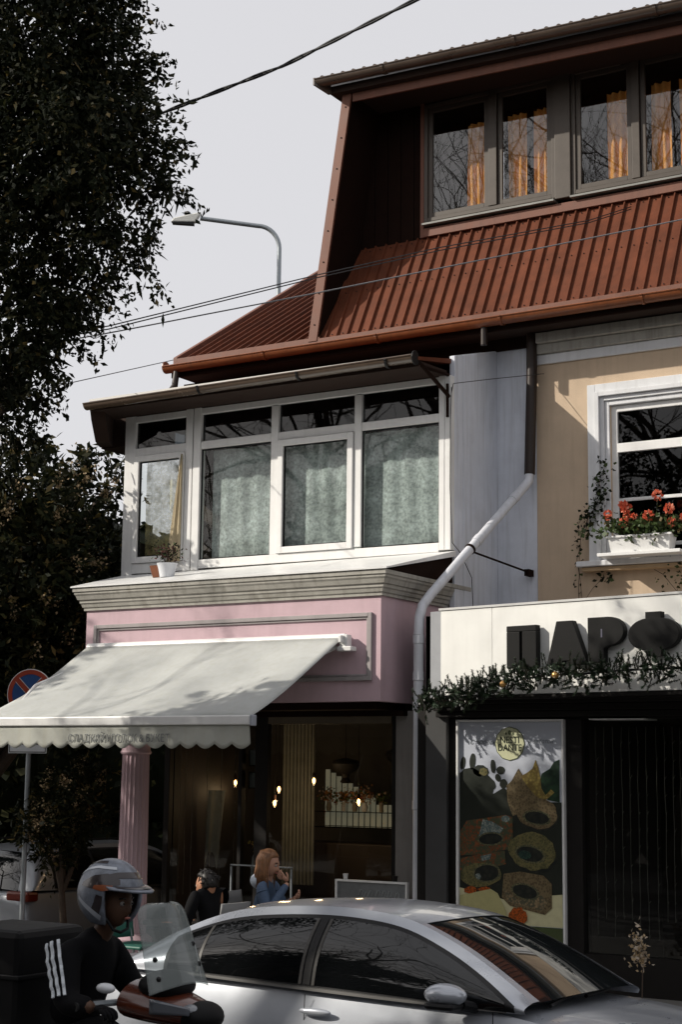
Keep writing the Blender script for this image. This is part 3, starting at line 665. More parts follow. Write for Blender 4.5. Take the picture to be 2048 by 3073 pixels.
flat('print_soap', pc['ora'], [(118, 1500), (400, 1430), (570, 1405), (582, 1540), (400, 1600), (118, 1640)], 2.6); flat('print_paper', pc['pal'], [(330, 1470), (440, 1440), (420, 1500), (340, 1520)], 3.2)
flat('print_soap', pc['oli'], oval(330, 1660, 210, 125, -6, 24, .05, 12), 3.4); flat('print_label', pc['lab'], oval(390, 1640, 122, 80, -8), 4.0); flat('print_flower', pc['pal'], oval(308, 1682, 30, 30, 0, 10, .25, 4), 4.6)
flat('print_soap', pc['bro'], [(560, 1640), (720, 1610), (950, 1640), (1030, 1720), (1030, 1960), (960, 2030), (620, 1960), (540, 1880)], 2.8); flat('print_paper', P_('print_kraft', (.30, .21, .11), .5, 25), [(560, 1790), (700, 1900), (930, 1840), (990, 1900), (940, 1990), (600, 1920)], 3.4); flat('print_label', pc['lab'], oval(770, 1810, 120, 66, 12), 4.0)
flat('print_soap_bar', P_('print_soap_bar', (.44, .41, .19), .12, 20), [(118, 1880), (200, 1860), (430, 1800), (500, 1840), (580, 2010), (590, 2110), (118, 2110)], 4.2)
flat('print_flower', pc['flo'], oval(700, 2065, 85, 95, 0, 22, .16, 6), 4.8); flat('print_flower', pc['flo'], oval(225, 1820, 70, 38, -8, 16, .15, 7), 4.2); flat('print_flower', pc['flo'], oval(360, 1805, 70, 22, -8, 16, .15, 7), 4.0)
flat('crest_edge', pc['edge'], oval(625, 305, 150, 178, 0, 12), 1.2); flat('crest', pc['crest'], oval(625, 305, 143, 170, 0, 12), 1.8)
for cx, cy, r in ((625, 190, 26), (590, 200, 16), (660, 200, 16)): flat('crest_mark', pc['edge'], oval(cx, cy, r*.6, r, 0, 10), 2.6)
TXT = {}
def text(body, size, name, mat, parent, loc, rx=90, shear=0, org=None, ext=.0006, align='LEFT', sx=1.0, rz=0.0, off=0.0, fit=None):
    cu = bpy.data.curves.new(name, 'FONT'); cu.body = body; cu.size = size; cu.shear = shear; cu.extrude = ext; cu.align_x = align; cu.resolution_u = 3; cu.offset = off
    t = bpy.data.objects.new('tmp', cu); COL.objects.link(t)
    dg = bpy.context.evaluated_depsgraph_get(); me = bpy.data.meshes.new_from_object(t.evaluated_get(dg))
    bpy.data.objects.remove(t, do_unlink=True)
    me.materials.clear(); me.materials.append(mat)
    if fit: sx = fit / max(v.co.x for v in me.vertices)
    o = bpy.data.objects.new(name, me); COL.objects.link(o)
    o.parent = parent; ORG[o] = ORG[parent]
    o.location = Vector(loc) - ORG[parent]; o.rotation_euler = (rad(rx), 0, rz); o.scale = (sx, 1, 1)
    return o
ink = M('poster_ink', (.02, .03, .02), .5)
x, z = px(625, 300); text('NESTI', .098, 'lettering', ink, PO, (x, 15.080, z), align='CENTER', sx=.88)
x, z = px(625, 380); text('DANTE', .098, 'lettering', ink, PO, (x, 15.080, z), align='CENTER', sx=.84)
x, z = px(215, 310); text('С любовью', .062, 'lettering', M('thin_ink', (.16, .18, .20), .5), PO, (x, 15.085, z), shear=.4)
x, z = px(800, 300); text('и заботой', .060, 'lettering', bpy.data.materials['thin_ink'], PO, (x, 15.085, z), shear=.4)

# fairy light strings in the dark window
proto = None; rnd = random.Random(4)
tinsel = M('string_wire', (.10, .095, .08), .4)
for k in range(15):
    x = -6.30 + k * .088 + rnd.uniform(-.015, .015)
    zb = .55 + rnd.uniform(0, .25)
    b = MB(); pts = [(0, 0, -i*.17 + 0) for i in range(int((2.70 - zb)/.17) + 1)]
    pts = [(rnd.uniform(-.005, .005), rnd.uniform(-.004, .004), p[2]) for p in pts]
    b.tube(pts, .0028, 4)
    for p in pts[1:]:
        if rnd.random() < .8: b.tube([p, (p[0] + rnd.uniform(.012, .03), p[1] - .01, p[2] + rnd.uniform(.02, .045))], [.004, .0015], 4)
    o = b.build('light_string', tinsel, org=(0, 0, 0)); o.location = (x, 15.24, 2.70)
    _setp(o, 'thin fairy light string hanging in the dark perfume shop window', 'light string', 'fairy light strings in the perfume shop window')
for k, x in enumerate((-11.9, -11.82, -11.72, -11.5, -11.3, -11.1)):
    b = MB(); pts = [(rnd.uniform(-.006, .006), 0, -i*.18) for i in range(12)]
    b.tube(pts, .003, 4)
    for p in pts[1:]: b.tube([p, (p[0] + .02, p[1] - .01, p[2] + .03)], [.004, .0015], 4)
    o = b.build('light_string', tinsel, org=(0, 0, 0)); o.location = (x, 15.78, 2.74)
    _setp(o, 'fairy light string hanging in the café window behind the column', 'light string', 'fairy light strings in the café window')

# ------------------------------------------------------------------ sign fascia, slightly turned towards the street
A10 = rad(-10)
SG = thing('shop_sign', 'white fascia sign with raised black letters over the perfume shop', 'sign', (-7.86, 14.85, 3.0), A10, local=True)
MB().box(0, .66, 0, .30, .012, .90).build('fascia_panel', sign_white, SG, bevel=.003)
MB().box(.664, 4.2, 0, .30, .012, .90).build('fascia_panel', sign_white, SG, bevel=.003)
MB().box(-.02, 4.2, -.012, .32, .902, .925).build('cap_strip', M('grey_cap', (.55, .55, .54), .5, var=.1), SG)
MB().box(-.16, -.003, .03, .30, 0, .90).build('return_panel', M('sign_return', (.30, .31, .33), .6, var=.15), SG)
MB().box(0, 4.2, -.004, .31, -.03, .009).build('bottom_rail', dark_shop, SG)
D, L0 = .075, .10       # letter depth, stand-off
def letter(poly, holes=()):
    b = MB(); b.prism([(x, -L0, z) for x, z in poly], (0, D, 0)); return b
def rect(b, x0, x1, z0, z1): b.box(x0, x1, -L0, -L0 + D, z0, z1)
LB, LT = .265, .685
LX = lambda x: x + .055 + (x - .855)*.075
b = MB(); rect(b, LX(.855), LX(1.005), LB, LT - .06); rect(b, LX(1.03), LX(1.19), LB, LT - .06); rect(b, LX(.855), LX(1.19), LT - .06, LT)
b.build('letter', letter_m, SG, bevel=.006)
b = letter([(LX(x), z) for x, z in [(1.30, LB + .01), (1.41, LT + .02), (1.585, LT + .02), (1.74, LB + .01), (1.575, LB + .01), (1.555, LB + .05), (1.475, LB + .05), (1.46, LB + .01)]]); b.build('letter', letter_m, SG, bevel=.006)
pr = [(1.745, LB + .02), (1.745, LT + .035)]
for k in range(13):
    a = math.pi/2 - math.pi*k/12; pr.append((1.955 + .165*math.cos(a), LT - .105 + .14*math.sin(a)))
pr += [(1.915, LB + .155), (1.915, LB + .02)]
b = letter([(LX(x), z) for x, z in pr]); b.build('letter', letter_m, SG, bevel=.006)
MB().box(LX(1.885), LX(1.90), -L0 - .003, -L0 + .02, LB + .26, LB + .34).build('letter_slit', M('letter_slit_grey', (.10, .10, .14), .4), SG)
pf = []
for k in range(36):
    a = 2*math.pi*k/36; sx_ = abs(math.cos(a))**.8 * (1 if math.cos(a) >= 0 else -1); pf.append((2.415 + .255*sx_, LT - .155 + .155*math.sin(a)))
b = MB(); b.prism([(LX(x), -L0, z) for x, z in pf], (0, D, 0)); b.build('letter', letter_m, SG, bevel=.006)
for za, zb in ((LT - .005, LT + .055), (LB + .06, LT - .30)): b = MB(); rect(b, LX(2.34), LX(2.49), za, zb); b.build('letter_stem', letter_m, SG)
st = MB()
for x, z in ((.93, .6), (1.11, .6), (1.5, .5), (1.82, .6), (1.82, .35), (2.41, .6), (2.41, .5)): st.tube([(LX(x), -L0 + D, z), (LX(x), 0, z)], .012, 6)
st.build('letter_studs', steel, SG)

# fir garland
def sgw(x, y, z):     # sign-local to world
    c, s_ = math.cos(A10), math.sin(A10); return Vector((-7.86 + x*c - y*s_, 14.85 + x*s_ + y*c, 3.0 + z))
path = [(-.22, -.06, -.06), (.1, -.08, .0), (.35, -.10, .02), (.6, -.12, .06), (.85, -.15, .14), (1.15, -.16, .15), (1.5, -.17, .18), (1.9, -.17, .18), (2.3, -.17, .20), (2.8, -.17, .20), (3.4, -.17, .2)]
def pinterp(P, u):
    k = min(int(u * (len(P) - 1)), len(P) - 2); f = u*(len(P) - 1) - k
    return Vector(P[k]).lerp(Vector(P[k+1]), f)
GA = thing('garland', 'fir garland with small lights draped along the bottom of the white sign', 'garland', tuple(sgw(1.2, -.12, .1)))
gm = MB(); gm.tube([sgw(*pinterp(path, i/40)) for i in range(41)], .012, 6); gm.build('garland_wire', black_cable, GA)
nb = MB(); rnd = random.Random(11); tw = MB(); tips = []
for k in range(600):
    u = rnd.random()**1.0; p = pinterp(path, u)
    base = sgw(p.x, p.y + rnd.uniform(-.09, .03), p.z + rnd.uniform(-.13, .08))
    d = Vector((rnd.gauss(0, .6), rnd.gauss(-.25, .35), rnd.gauss(.15, .55))).normalized()
    if rnd.random() < .32: d = Vector((rnd.gauss(0, .25), -.15, 1)).normalized()
    Ls = rnd.uniform(.07, .15); end = base + d * Ls; tips.append(end)
    tw.tube([base, end], [.004, .002], 4, caps=False)
    side = d.cross(Vector((.3, .5, .8))).normalized(); s2 = d.cross(side)
    for j in range(64):
        t = rnd.uniform(.05, 1); a = rnd.uniform(0, 6.283)
        o_ = (side*math.cos(a) + s2*math.sin(a)); q = base + d*(Ls*t)
        nd = (o_ + d*.55).normalized() * rnd.uniform(.020, .034); wv = nd.cross(d).normalized() * .0055
        nb.quad(q - wv, q + wv, q + nd)
nb.build('needles', needle_m, GA, fixn=False, kind='stuff'); tw.build('twigs', bark, GA, kind='stuff')
lw = M('clear_bulb', (.75, .75, .72), .2, spec=.8); lb = MB()
for k in range(34):
    u = rnd.random(); p = pinterp(path, u); q = sgw(p.x, p.y - rnd.uniform(.06, .12), p.z + rnd.uniform(-.1, .06)); lb.ball(q, (.006, .006, .011), 6, 5)
for k in range(9):
    q = sgw(.33 + rnd.uniform(-.05, .12), -.16, -.02 - rnd.uniform(0, .12)); lb.ball(q, (.007, .007, .011), 6, 5)
lb.build('lights', lw, GA, smooth=True, kind='stuff')
gold = M('gold_bauble', (.62, .36, .13), .28, metal=.7, var=.1)
for (x, y, z), lab in (((.98, -.26, .10), 'gold bauble hanging in the fir garland under the first letter'), ((1.60, -.26, .17), 'gold bauble in the fir garland under the letter P')):
    c = sgw(x, y, z); t = thing('bauble', lab.replace('letter P', 'third letter'), 'bauble', tuple(c), group='gold baubles')
    MB().ball(c, .036, 14, 10).build('ball', gold, t, smooth='all'); MB().lathe([(.010, .034), (.010, .046), (.004, .05)], tuple(c), 8).build('cap', steel, t)

# ------------------------------------------------------------------ awning of the pink shop
AW = thing('awning', 'pale grey canvas awning with scalloped lettered valance on the pink shop', 'awning', (-10.9, 14.98, 2.6))
x0, x1 = -12.72, -9.11; YB, ZB = 13.2, 2.715; YT, ZT = 14.93, 3.665
cv = MB()
def can(u, v):
    sag = -.05 * math.sin(math.pi * v) - .014*math.sin(math.pi*v)*math.sin(2*math.pi*u*3) - .016*math.sin(math.pi*v)*math.sin(5.2*u*math.pi + 3.6*v) - .006*v*math.sin(23*u + 4*v)
    return (x0 + (x1 - x0)*u, YT + (YB - YT)*v, ZT + (ZB + .05 - ZT)*v + sag)
cv.grid(can, 40, 16); cv.build('canopy', canvas, AW, smooth='all', solid=.004)
MB().box(x0 - .02, x1 + .02, YB - .05, YB + .03, ZB - .04, ZB + .055).build('front_bar', pvc, AW, bevel=.012)
e = MB(); e.box(x1 + .021, x1 + .05, YB - .055, YB + .035, ZB - .05, ZB + .06); e.build('bar_end', M('grey_endcap', (.35, .37, .42), .5), AW, bevel=.01)
va = MB(); ns = 17; nx = ns * 10
def val(u, v):
    sc = abs(math.sin(math.pi * u * ns)) ** 1.0
    bot = ZB - .255 - .045 * (1 - sc) + .03
    bot = ZB - .225 - .050 * sc
    z = (ZB - .035) * v + bot * (1 - v)
    return (x0 + (x1 - x0)*u, YB - .02 - .007*(1-v)*math.sin(2*math.pi*u*5 + 1) - .004*(1-v)*math.sin(2*math.pi*u*11) + .03*(1 - v)*max(0, (u - .93)/.07), z)
va.grid(val, nx, 5); va.build('valance', valance_m, AW, smooth='all', solid=.003)
ti = M('valance_print', (.20, .21, .21), .8)
text('СЛАДКИЙ УГОЛОК & БУКЕТ', .112, 'lettering', ti, AW, (-11.437, YB - .0335, 2.508), fit=1.347, ext=.0015)
rl = MB(); rl.tube([(x0, YT + .03, ZT + .005), (x1 + .02, YT + .03, ZT + .005)], .045, 12); rl.build('roller', pvc, AW, smooth=30)
bk = MB(); bk.box(x1 + .0, x1 + .10, 14.86, 14.96, ZT - .12, ZT + .03); bk.box(x1 - .02, x1 + .16, 14.84, 14.962, ZT - .15, ZT - .10); bk.box(x1 + .02, x1 + .06, 14.80, 14.86, ZT - .06, ZT + .02)
bk.build('wall_bracket', pvc, AW, bevel=.008)
for xa in (x0 + .3, x1 - .08):
    a = MB(); a.tube([(xa, 14.93, ZT - .1), (xa - .35, 14.1, ZT - .5), (xa, YB + .03, ZB)], .022, 8); a.build('folding_arm', pvc, AW, smooth=30)

# ------------------------------------------------------------------ drain pipes, wires, lamp, signs
DP = thing('drain_pipe', 'white drain pipe with diagonal run between pink and perfume shops', 'drain pipe', (-8.37, 15.3, .13))
pt = [(-8.05, 17.50, 5.86), (-8.05, 17.48, 5.72), (-8.07, 17.40, 5.64), (-8.36, 15.55, 4.16), (-8.375, 15.40, 4.03), (-8.37, 15.32, 3.90), (-8.37, 15.30, 3.7)]
b = MB(); b.tube(pt, .055, 14); b.build('upper_run', white_pipe, DP, smooth=40)
for z0, z1 in ((3.28, 3.70), (2.98, 3.30), (1.90, 2.98), (.13, 1.93)):
    b = MB(); b.tube([(-8.37, 15.30, z1), (-8.37, 15.30, z1 - .09), (-8.37, 15.30, z1 - .095), (-8.37, 15.30, z0)], [.062, .062, .055, .055], 14); b.build('pipe_length', white_pipe, DP, smooth=40)
for q in (.12, .52):
    p, d = Vector(pt[2]).lerp(Vector(pt[3]), q), (Vector(pt[3]) - Vector(pt[2])).normalized()
    b = MB(); b.tube([p - d*.05, p + d*.05], .062, 14); b.build('socket', white_pipe, DP, smooth=40)
cl = MB(); p = Vector(pt[2]).lerp(Vector(pt[3]), .60); d = (Vector(pt[3]) - Vector(pt[2])).normalized()
cl.tube([p - d*.015, p + d*.015], .066, 14); cl.tube([p + Vector((.0, .0, -.02)), (-8.10, 17.5, 4.62)], .012, 6); cl.box(-8.13, -8.07, 17.5, 17.645, 4.57, 4.65)
cl.build('bracket', shade_brown, DP)
BP = thing('brown_pipe', 'dark brown rain pipe down the corner between white and cream walls', 'drain pipe', (-8.05, 17.5, 5.8))
b = MB(); b.tube([(-8.44, 17.06, 7.58), (-8.44, 17.06, 7.36)], .042, 12); b.build('outlet', brown_pipe, BP, smooth=40)
b = MB(); b.tube([(-8.03, 17.55, 7.56), (-8.03, 17.54, 7.0), (-8.05, 17.50, 5.80)], .066, 12); b.build('down_pipe', brown_pipe, BP, smooth=40)

def cable(name, pts, r, m, lab, sag=0, tw_=0, n=30, group=None):
    P = []
    for i in range(n + 1):
        u = i / n; p = pinterp(pts, u); p = p + Vector((0, 0, -sag * 4 * u * (1 - u))); P.append(p)
    b = MB()
    if tw_:
        for ph in (0, math.pi):
            b.tube([p + Vector((math.cos(i*tw_ + ph)*r*.9, 0, math.sin(i*tw_ + ph)*r*.9)) for i, p in enumerate(P)], r, 6)
    else: b.tube(P, r, 6)
    o = b.build(name, m, org=tuple(P[0]), smooth='all'); return _setp(o, lab, 'cable', group)
cable('power_cable', [(-8.6, 9.72, 7.40), (-7.81, 9.68, 7.43), (-6.43, 9.57, 7.52), (-5.18, 9.46, 7.71), (-3.0, 9.3, 8.2)], .010, black_cable, 'thick twisted black cable crossing the open sky above the roof', tw_=.75, n=60)
for k, dz in enumerate((0, -.028)):
    cable('service_wire', [(-9.4, 9.6, 5.72 + dz), (-8.83, 10.5, 6.04 + dz), (-8.4, 13.17, 7.165 + dz), (-7.81, 14.72, 7.81 + dz*1.2), (-6.78, 16.4, 8.45 + dz), (-6.5, 17.0, 8.75 + dz)], .0062, black_cable,
          'black service wire running up to the attic window sill, %s of a close pair' % ('upper' if k == 0 else 'lower'), group='pair of service wires')
cable('street_wire', [(-9.5, 9.8, 5.72), (-8.84, 10.51, 5.98), (-7.53, 11.81, 6.49), (-4.82, 13.9, 7.35), (-2, 16.1, 8.3)], .0065, grey_cable, 'single pale wire crossing in front of the red roof slope')
cable('far_wire', [(-12.35, 13.35, 6.45), (-13.75, 17.81, 8.01), (-14.6, 20.5, 9.1)], .006, black_cable, 'thin wire passing behind the left end of the roof')
cable('house_wire', [(-8.50, 16.32, 6.62), (-8.48, 16.33, 6.73), (-8.2, 16.9, 6.88), (-7.9, 17.62, 7.06)], .0045, black_cable, 'thin wire from the sunroom corner to the cream wall')
cable('corner_wire', [(-8.52, 16.36, 6.70), (-8.535, 16.36, 6.3), (-8.54, 16.36, 5.5), (-8.50, 16.34, 4.85), (-8.40, 16.36, 4.72), (-8.33, 16.5, 4.45), (-8.36, 16.6, 4.05)], .005, black_cable, 'loose wire hanging down the sunroom corner post')

LP = thing('street_lamp', 'grey street lamp with curved arm behind the roof', 'street lamp', (-16.2, 24.1, 0))
b = MB(); pp = [(-16.16, 24.08, -.35), (-16.14, 24.02, 11.75)]
for k in range(9):
    a = k/8*math.pi/2; pp.append((-16.14 - .42*(1 - math.cos(a))*.86, 24.02 - .42*(1 - math.cos(a))*.5, 11.85 + .45*math.sin(a)))
pp.append((-17.33, 23.12, 12.38)); b.tube(pp, .043, 10); b.build('pole', steel, LP, smooth=40)
h = MB(); h.hexa([(-17.75, 22.80, 12.25), (-17.36, 23.04, 12.25), (-17.30, 22.93, 12.25), (-17.69, 22.69, 12.25)], [(-17.72, 22.83, 12.33), (-17.30, 23.12, 12.45), (-17.20, 22.98, 12.45), (-17.64, 22.72, 12.33)])
h.build('lamp_head', M('lamp_white', (.75, .75, .70), .4), LP, bevel=.02)
h = MB(); h.hexa([(-17.72, 22.80, 12.22), (-17.38, 23.02, 12.20), (-17.32, 22.92, 12.20), (-17.66, 22.70, 12.22)], [(-17.72, 22.80, 12.247), (-17.38, 23.02, 12.247), (-17.32, 22.92, 12.247), (-17.66, 22.70, 12.247)]); h.build('lens', black_p, LP)
h = MB(); h.box(-17.52, -17.44, 22.88, 22.96, 12.40, 12.47); h.build('photocell', black_p, LP)

# road signs: built in local coordinates facing -Y, then turned
RS = thing('road_sign', 'round blue no-stopping sign with red cross on a grey pole', 'road sign', (-13.50, 14.82, 0), rad(18), local=True)
MB().tube([(0, .03, -.35), (0, .03, 3.42)], .03, 10).build('pole', steel, RS, smooth=40)
def disc(y, r0, r1, m, name, n=40):
    b = MB()
    if r0 <= 0: b.prism([(r1*math.cos(2*math.pi*k/n), y, 3.12 + r1*math.sin(2*math.pi*k/n)) for k in range(n)], (0, .004, 0))
    else:
        vs = []; fs = []
        for k in range(n):
            a = 2*math.pi*k/n
            for r in (r0, r1):
                for yy in (y, y + .003): vs.append((r*math.cos(a), yy, 3.12 + r*math.sin(a)))
        for k in range(n):
            a, c = k*4, ((k+1) % n)*4
            fs += [(a, c, c+2, a+2), (a+1, a+3, c+3, c+1), (a+2, c+2, c+3, a+3), (a, a+1, c+1, c)]
        b.add(vs, fs)
    return b.build(name, m, RS)
red_s = M('sign_red', (.28, .04, .018), .4, var=.12); blue_s = M('sign_blue', (.018, .065, .20), .4, var=.2, vs=9); wh_s = M('sign_edge_white', (.6, .6, .6), .4)
disc(.0, 0, .300, M('sign_back', (.3, .3, .3), .5), 'back_plate'); disc(-.005, .29, .30, wh_s, 'white_rim'); disc(-.004, 0, .245, blue_s, 'blue_disc'); disc(-.0075, .235, .29, red_s, 'red_ring')
for k, an in enumerate((45, 135)):
    c, s_ = math.cos(rad(an)), math.sin(rad(an))
    for hw, yy, m_, nm in ((.037, -.009, wh_s, 'bar_edge'), (.030, -.0125, red_s, 'red_bar')):
        b = MB(); b.prism([(-.238*c - hw*s_*-1, yy - k*.0045, 3.12 - .238*s_ - hw*c), (.238*c + hw*s_, yy - k*.0045, 3.12 + .238*s_ - hw*c), (.238*c - hw*s_, yy - k*.0045, 3.12 + .238*s_ + hw*c), (-.238*c - hw*s_, yy - k*.0045, 3.12 - .238*s_ + hw*c)], (0, .002, 0)); b.build(nm, m_, RS)
TP = thing('plate_sign', 'white plate sign with tow truck drawing below the no-stopping sign', 'road sign', (-13.50, 14.82, 0), rad(18), local=True)
MB().box(-.25, .25, -.012, -.004, 2.40, 2.72).build('plate', M('plate_white', (.62, .64, .66), .4, var=.1), TP, bevel=.003)
b = MB(); arch(b, -.238, .238, 2.412, 2.708, .008, -.0145, -.0125, 'LTRB'); b.box(-.228, .228, -.0145, -.0125, 2.505, 2.515); b.build('black_border', black_p, TP)
b = MB()
for cx in (-.15, .13, .18): b.prism([(cx + .035*math.cos(2*math.pi*k/14), -.0145, 2.545 + .035*math.sin(2*math.pi*k/14)) for k in range(14)], (0, .002, 0))
b.prism([(-.20, -.0145, 2.56), (-.05, -.0145, 2.56), (.0, -.0145, 2.60), (.14, -.0145, 2.575), (.20, -.0145, 2.585), (.19, -.0145, 2.62), (.10, -.0145, 2.63), (-.02, -.0145, 2.64), (-.1, -.0145, 2.65), (-.20, -.0145, 2.66)], (0, .002, 0))
b.build('truck_drawing', black_p, TP)
# ------------------------------------------------------------------ plants
def leaf_mesh(name, rng, P, Dr, ln, wd, mats, wts, parent=None, org=None, kind='stuff'):
    """many separate leaf blades: P base points, Dr directions (unit), ln lengths, wd widths"""
    n = len(P); rv = rng.normal(size=(n, 3)); S = np.cross(Dr, rv); S /= (np.linalg.norm(S, axis=1, keepdims=True) + 1e-9)
    Nn = np.cross(S, Dr)
    ln = ln[:, None]; wd = wd[:, None]
    V = np.empty((n, 4, 3))
    V[:, 0] = P; V[:, 1] = P + Dr*ln*.45 + S*wd*.5 + Nn*wd*.18; V[:, 2] = P + Dr*ln; V[:, 3] = P + Dr*ln*.45 - S*wd*.5 + Nn*wd*.18
    o0 = np.array(ORG[parent] if parent is not None else (org or (0, 0, 0)))
    V = (V - o0).reshape(-1, 3)
    me = bpy.data.meshes.new(name)
    me.vertices.add(4*n); me.vertices.foreach_set('co', V.ravel().astype(np.float32))
    me.loops.add(4*n); me.loops.foreach_set('vertex_index', np.arange(4*n, dtype=np.int32))
    me.polygons.add(n); me.polygons.foreach_set('loop_start', np.arange(0, 4*n, 4, dtype=np.int32)); me.polygons.foreach_set('loop_total', np.full(n, 4, dtype=np.int32))
    for m in mats: me.materials.append(m)
    me.polygons.foreach_set('material_index', rng.choice(len(mats), size=n, p=wts).astype(np.int32))
    me.update(calc_edges=True); me.validate()
    o = bpy.data.objects.new(name, me); COL.objects.link(o); ORG[o] = Vector(o0)
    if parent is not None: o.parent = parent
    else: o.location = o0
    if kind: o['kind'] = kind
    return o
def unit(a): return a / (np.linalg.norm(a, axis=1, keepdims=True) + 1e-9)
def twig_leaves(rng, blobs, ntw, nleaf, tlen, leaf, droop=.5, shell=.35, spread=.05):
    """twigs scattered through the blobs (x,y,z,r); leaves along each twig"""
    B = np.array(blobs); w = B[:, 3]**2.4; w /= w.sum()
    k = rng.choice(len(B), size=ntw, p=w)
    d = unit(rng.normal(size=(ntw, 3))); r = (shell + (1 - shell) * rng.random(ntw)**.6)
    c = B[k, :3] + d * (B[k, 3] * r)[:, None]
    td = unit(d*.8 + rng.normal(size=(ntw, 3))*.6 + np.array([0, 0, -droop]))
    t = rng.random((ntw, nleaf)) * tlen * (.5 + rng.random((ntw, 1)))
    P = c[:, None, :] + td[:, None, :] * t[:, :, None] + rng.normal(size=(ntw, nleaf, 3)) * spread
    P[:, :, 2] -= .4 * t**2
    D = unit((td[:, None, :]*.6 + rng.normal(size=(ntw, nleaf, 3))*.75 + np.array([0, 0, -droop*.5])).reshape(-1, 3))
    n = ntw * nleaf
    L = leaf * (.6 + .8*rng.random(n))
    return P.reshape(-1, 3), D, L, L * (.42 + .2*rng.random(n))
def limbs(b, base, r0, ends, rng, bend=.25, mid=None):
    base = Vector(base)
    for e, r1 in ends:
        e = Vector(e); L = (e - base).length
        pts, rs = [], []
        off = Vector(rng.normal(size=3)) * L * bend * .5
        for i in range(9):
            u = i/8; pts.append(base.lerp(e, u) + off * math.sin(math.pi*u) + Vector((0, 0, L*.10*math.sin(math.pi*u)))); rs.append(r0*(1 - u) + r1*u)
        b.tube(pts, rs, 8)
# 1: the big dark tree hanging in from the upper left
rng = np.random.default_rng(5)
TB = [(-7.93,8.60,7.77,.72),(-8.41,8.77,7.16,.85),(-7.51,8.56,6.80,.60),(-7.32,8.85,6.62,.39),(-7.0,8.86,6.50,.14),(-7.92,8.81,6.20,.56),(-8.18,8.59,5.52,.54),(-7.98,9.08,5.88,.24),(-8.14,8.83,5.14,.18),(-8.42,8.87,4.88,.30),(-7.58,8.58,8.05,.36),(-7.27,8.94,7.47,.12),(-7.69,9.04,7.43,.40),(-7.27,8.85,6.05,.20)]
TB2 = [(-8.9,8.4,7.3,1.0),(-9.1,8.7,6.2,1.1),(-8.9,8.5,5.2,.7),(-10.0,9.2,7.4,1.0),(-10.6,9.8,6.4,1.1),(-10.2,9.2,5.6,.8)]
T1 = thing('evergreen_tree', 'large dark evergreen tree hanging into the upper left sky', 'tree', (-12.3, 11.05, .13))
tb = MB(); tb.tube([(-12.3,11.05,.13),(-12.2,10.95,1.6),(-11.8,10.6,3.2),(-10.9,10.05,4.6)], [.26,.20,.17,.15], 12)
limbs(tb, (-11.1,10.2,4.3), .11, [((-8.3,8.8,7.0),.03),((-8.0,8.8,5.6),.025),((-7.5,8.8,6.6),.02),((-9.0,8.6,7.6),.03),((-10.6,9.7,7.2),.03),((-8.4,8.8,4.9),.02),((-7.9,8.7,7.7),.02)], rng, .18)
tb.build('trunk', bark, T1, smooth=40)
P, D, L, W_ = twig_leaves(rng, [(x, y, z, r*.86) for x, y, z, r in TB], 1080, 44, .30, .052, .55, .25, .032)
P2, D2, L2, W2 = twig_leaves(rng, TB2, 420, 26, .40, .085, .5, .3, .05)
P3, D3, L3, W3 = twig_leaves(rng, [(x, y, z, r*.75) for x, y, z, r in TB], 260, 5, .25, .15, 1.2, .5, .05); W3 = L3*.22
leaf_mesh('crown', rng, np.vstack([P, P2, P3]), np.vstack([D, D2, D3]), np.concatenate([L, L2, L3]), np.concatenate([W_, W2, W3]), [leaf_a, leaf_b, leaf_c], [.72, .25, .03], T1)
# 2: flowering evergreens behind the corner of the sunroom
def bloomed(name, lab, base, blobs, seed, ntw, nl, leaf, nb, bloom_r, trunk_r, cat='shrub', tl=.3, mats=(leaf_a, leaf_b, leaf_c), wts=(.6, .34, .06)):
    rng = np.random.default_rng(seed)
    T = thing(name, lab, cat, base)
    tb = MB(); bz = Vector(base)
    top = Vector(np.mean(np.array(blobs)[:, :3], axis=0)); fork = bz.lerp(top, .45); fork.x = bz.x + (top.x - bz.x)*.3; fork.y = bz.y + (top.y - bz.y)*.3
    tb.tube([bz, bz.lerp(fork, .5) + Vector((.05, 0, 0)), fork], [trunk_r, trunk_r*.8, trunk_r*.7], 10)
    limbs(tb, fork, trunk_r*.6, [(b_[:3], trunk_r*.18) for b_ in blobs], rng, .15); tb.build('trunk', bark, T, smooth=40)
    P, D, L, W = twig_leaves(rng, blobs, ntw, nl, tl, leaf, .1, .35, leaf*.4)
    leaf_mesh('crown', rng, P, D, L, W*.8, list(mats), list(wts), T)
    B = np.array(blobs); w = B[:, 3]**2; w /= w.sum(); k = rng.choice(len(B), size=nb, p=w)
    d = rng.normal(size=(nb, 3)) + np.array([.45, -.7, .25]); d = unit(d)
    c = B[k, :3] + d * (B[k, 3] * (.85 + .3*rng.random(nb)))[:, None]
    q = 42
    Pp = (c[:, None, :] + rng.normal(size=(nb, q, 3)) * bloom_r * np.array([.6, .6, .8])).reshape(-1, 3); Dp = unit(rng.normal(size=(nb*q, 3)) + np.array([0, -.2, .5]))
    Lp = bloom_r * (.35 + .35*rng.random(nb*q)); leaf_mesh('blossoms', rng, Pp, Dp, Lp, Lp*.8, [bloom_c, leaf_c], [.75, .25], T)
    return T
SH1 = [(-14.36,15.47,5.86,.55),(-14.38,16.63,5.88,.48),(-14.45,15.59,4.89,.80),(-14.44,16.81,4.79,.70),(-14.30,15.93,3.60,.80),(-15.06,15.42,3.81,.90),(-14.82,17.42,3.46,.60),(-15.04,15.14,5.38,.80),(-14.73,17.53,6.15,.38)]
bloomed('flowering_tree', 'dark evergreen with cream flower clusters left of the glazed sunroom', (-16.0, 16.4, -.35), SH1, 8, 1000, 24, .13, 75, .075, .14, 'tree', .35)
